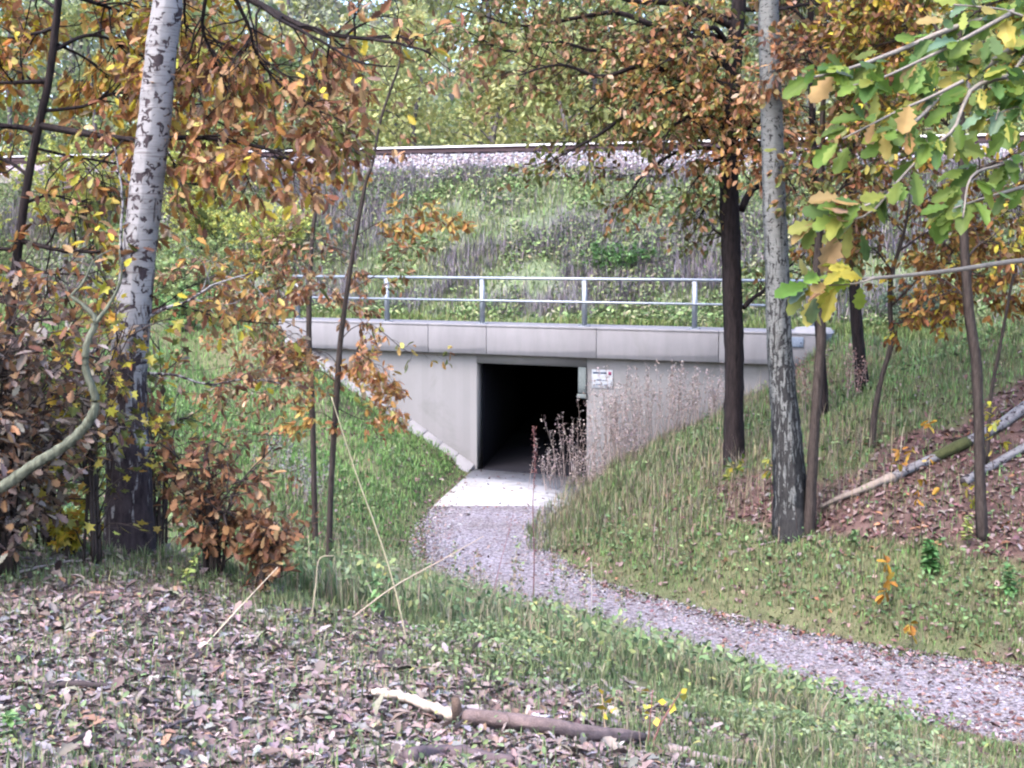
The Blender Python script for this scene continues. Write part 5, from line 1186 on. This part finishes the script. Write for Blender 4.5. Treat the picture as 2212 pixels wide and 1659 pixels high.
# dead plumed weeds in front of the right half of the head wall
def weed_clump(label, px_, Y, H, n, R=.3, pcol=None, grp='dead weeds at the head wall', scol=(.44, .34, .30)):
    f = ypt(px_, Y); t = thing('weed_clump', label, 'weed', f, grp); mb = MB(); lv = MB(); pcol = pcol or [(.44, .35, .32, 3), (.50, .41, .385, 2), (.31, .23, .205, 2)]
    for i in range(max(6, int(n * .85))):
        b0 = f + np.array([rng.normal(0, R * .6), rng.normal(0, R * .4), -.03]); h = H * rng.uniform(.55, 1.05)
        tip = b0 + np.array([rng.normal(0, .12 * H), rng.normal(0, .1 * H), h]); P = spline([b0, (b0 + tip) / 2 + rng.normal(0, .02, 3), tip], 10)
        tube(mb, P, np.linspace(.007, .003, 10), 3, np.array(scol) * rng.uniform(.6, 1.2), cap=False)
        m = 42; k = 3 + (7 * rng.random(m) ** .6).astype(int); q = P[np.minimum(k, 9)] + rng.normal(0, .03, (m, 3)) * np.array([1, 1, 1.6])
        put_leaves(lv, q, nrm(rdir(m) + np.array([0, 0, .8])), rdir(m), rng.uniform(.02, .05, m), pick(pcol, m), 'quad')
    mb.build('stems', M_STEM, t, f); lv.build('seed_heads', M_LITTER, t, f); return t
# px, depth, height, count
for px_, Y_, H_, n_, lab in ((1195, 30.3, 1.15, 16, 'low dead weed clump at the tunnel floor edge, nearest the dark opening'), (1240, 30.8, 1.55, 20, 'feathery dead weed clump standing before the right side of the dark opening'),
                             (1300, 30.9, 2.1, 30, 'tall pinkish dead weed clump below the white notice board'), (1345, 30.7, 2.15, 30, 'tall pinkish dead weed clump just right of the notice board'), (1395, 30.4, 1.9, 26, 'pale dead weed clump in the middle of the right wall'),
                             (1450, 30.1, 1.75, 24, 'dry reddish weed clump left of the black oak, against the wall'), (1500, 29.9, 1.4, 22, 'thin brown weed clump beside the black oak, in front of the wall'), (1545, 29.3, 1.0, 18, 'greyish weed clump touching the black oak trunk'),
                             (1270, 29.4, 1.1, 20, 'short tan weed clump on the slope below the tall pinkish ones'), (1375, 28.6, 1.0, 20, 'short brown weed clump on the grass slope in front of the wall')):
    weed_clump(lab, px_, Y_, H_, n_)
for px_, Y_, H_, lab in ((1820, 25.8, 1.2, 'brown seeded weed clump between the grey birch and the bent oak'), (1755, 26.5, 1.3, 'rust brown dock clump below the end of the parapet beam'), (600, 26.5, .8, 'grey feathery weed clump on the left grass slope'), (655, 24.5, .9, 'pale grey weed clump on the left slope behind the saplings')):
    weed_clump(lab, px_, Y_, H_, 16, .4, [(.40, .24, .20, 2), (.30, .17, .14, 2)] if 'brown' in lab else [(.34, .32, .31, 2), (.28, .26, .25, 2)], 'weeds on the banks')

# leafy goldenrod shoots and taller green weeds along the lip of the foreground rise
def herb(label, px, py, H, pal, n=40, size=(.04, .07), y0=4, Y=None, nm='leafy_weed', grp='leafy green weeds'):
    f = ghit(px, py, y0) if Y is None else ypt(px, Y); t = thing(nm, label, 'weed', f, grp); top = f + np.array([rng.normal(0, .06), rng.normal(0, .06), H])
    P = spline([f - np.array([0, 0, .02]), (f + top) / 2 + rng.normal(0, .02, 3), top], 12); mb = MB(); tube(mb, P, np.linspace(.005, .002, 12), 4, (.20, .24, .10)); mb.build('stem', M_STEM, t, f)
    k = rng.integers(3, 12, n); lv = MB(); d = nrm(rdir(n) * np.array([1, 1, .3]) + np.array([0, 0, .35])); put_leaves(lv, P[k], d, nrm(rdir(n) * .3 + np.array([0, 0, 1])), rng.uniform(*size, n) * (1.2 - .05 * k), pick(pal, n), 'simple', .2, .4); lv.build('foliage', M_GRASS, t, f)
YGR = [(.42, .50, .14, 3), (.34, .44, .14, 2), (.52, .54, .18, 1)]
GRN = [(.24, .38, .15, 3), (.32, .46, .20, 2), (.18, .30, .12, 1)]
herb('yellow green leafy weed between the orange bush and the saplings', 575, 1260, .36, YGR, 60, (.05, .08))
herb('yellow green leafy weed in front of the orange bush', 412, 1290, .24, YGR, 36, (.04, .06))
herb('small bright green weed in the lower left corner', 45, 1600, .10, GRN, 18, (.05, .07))
herb('green leafy weed at the foot of the straw stalk', 800, 1345, .26, GRN, 36)
herb('green weed with pale top at the path edge left of the tall dark dock', 1010, 1330, .36, GRN, 40)
herb('bushy green weed right of the tall dark dock', 1215, 1330, .42, GRN, 60, (.05, .08))
herb('yellow leaved weed left of the tall dark dock', 930, 1330, .26, YGR, 30)
herb('green nettle by the path narrowing', 1300, 1360, .42, GRN, 60, (.05, .09))
herb('grey green upright weed in front of the gravel bend', 1372, 1390, .42, GRN, 56, (.05, .08))
herb('feathery grey green weed on the near path edge', 1525, 1440, .30, [(.40, .46, .34, 2), (.32, .40, .26, 2)], 60, (.04, .06))
herb('tall thin green weed in front of the wide gravel bend', 1655, 1490, .28, GRN, 40, (.04, .06))
herb('dark green fern like weed on the right grass bank', 2010, 1245, .5, [(.12, .28, .08, 3), (.18, .36, .12, 2)], 120, (.10, .16), 12)
herb('dark green weed at the right edge of the grass bank', 2180, 1290, .4, [(.14, .30, .10, 3), (.20, .36, .14, 2)], 90, (.09, .14), 12)
herb('green weed in front of the right bank, below the birch foot', 1850, 1190, .3, GRN, 60, (.07, .11), 12)
herb('young green weed under the right saplings', 2090, 1185, .5, YGR, 50, (.08, .12), 12)

# taller mixed growth fringing the path where the foreground rise meets it, and on the right of the apron
mb = MB()
n = 26000; X, Y, Z, s, sg = front(n * 3, 8.5, 22); ok = (sg < 0) & (s > -.35 * sstep(-1, .5, X) * sstep(3, 1.5, X)) & (s < np.where((X > -1.6) & (X < 2.6), 8.5, 3.0)) & (X > -2.5) & (X < 4.2); ok &= rng.random(len(X)) < sstep(.28, .5, fbm(X * .9, Y * .9, 131))
P = np.stack([X, Y, Z], -1)[ok]; n = len(P); blades(mb, P, rng.uniform(.14, .52, n) * (1 - .65 * sstep(1.8, 3.4, P[:, 0])) * (.55 + .45 * sstep(8.5, 12, P[:, 1])), rng.uniform(.006, .012, n), pick(GR + TAN[:2], n, .2), .4)
ok2 = ok & (rng.random(len(X)) < .28); P = np.stack([X, Y, Z], -1)[ok2]; n = len(P); P2 = P + np.stack([np.zeros(n), np.zeros(n), rng.uniform(.05, .38, n)], -1)
put_leaves(mb, P2, nrm(rdir(n)), nrm(rdir(n) * .7 + np.array([0, -.2, 1])), rng.uniform(.03, .07, n), pick(HERB + GR[:2], n, .2), 'simple')
X, Y, Z, s, sg = front(60000, 24, 33); ok = (sg > 0) & (s > -.30 - .25 * fbm(X * 2, Y * 2, 9)) & (s < 2.2); P = np.stack([X, Y, np.maximum(Z, .05)], -1)[ok]; n = len(P)
blades(mb, P, rng.uniform(.12, .38, n) * (1 - .45 * (s[ok] < 0)), rng.uniform(.010, .016, n), pick(GR + TAN, n, .2), .4)
tag(mb.build('tall_grass', M_GRASS), 'taller tangled grass and weeds fringing the gravel path', 'tall grass', kind='stuff')

# ------------------------------------------------------------------ thin autumn haze in the valley air
mb = MB(); xs, ys, zs = (-78, 112), (-32, 158), (-3, 52)
hexa(mb, [(x, y, z) for x in xs for y in ys for z in zs])
hm = bpy.data.materials.new('haze'); hm.use_nodes = True; hn = hm.node_tree.nodes; hn.remove(hn['Principled BSDF'])
pv = hn.new('ShaderNodeVolumePrincipled'); pv.inputs['Density'].default_value = .012; pv.inputs['Color'].default_value = (.93, .94, .97, 1); pv.inputs['Anisotropy'].default_value = .2
hm.node_tree.links.new(pv.outputs[0], hn['Material Output'].inputs['Volume'])
tag(mb.build('haze', hm), 'thin pale haze in the air', 'haze', kind='stuff')
SC.cycles.volume_bounces = 1
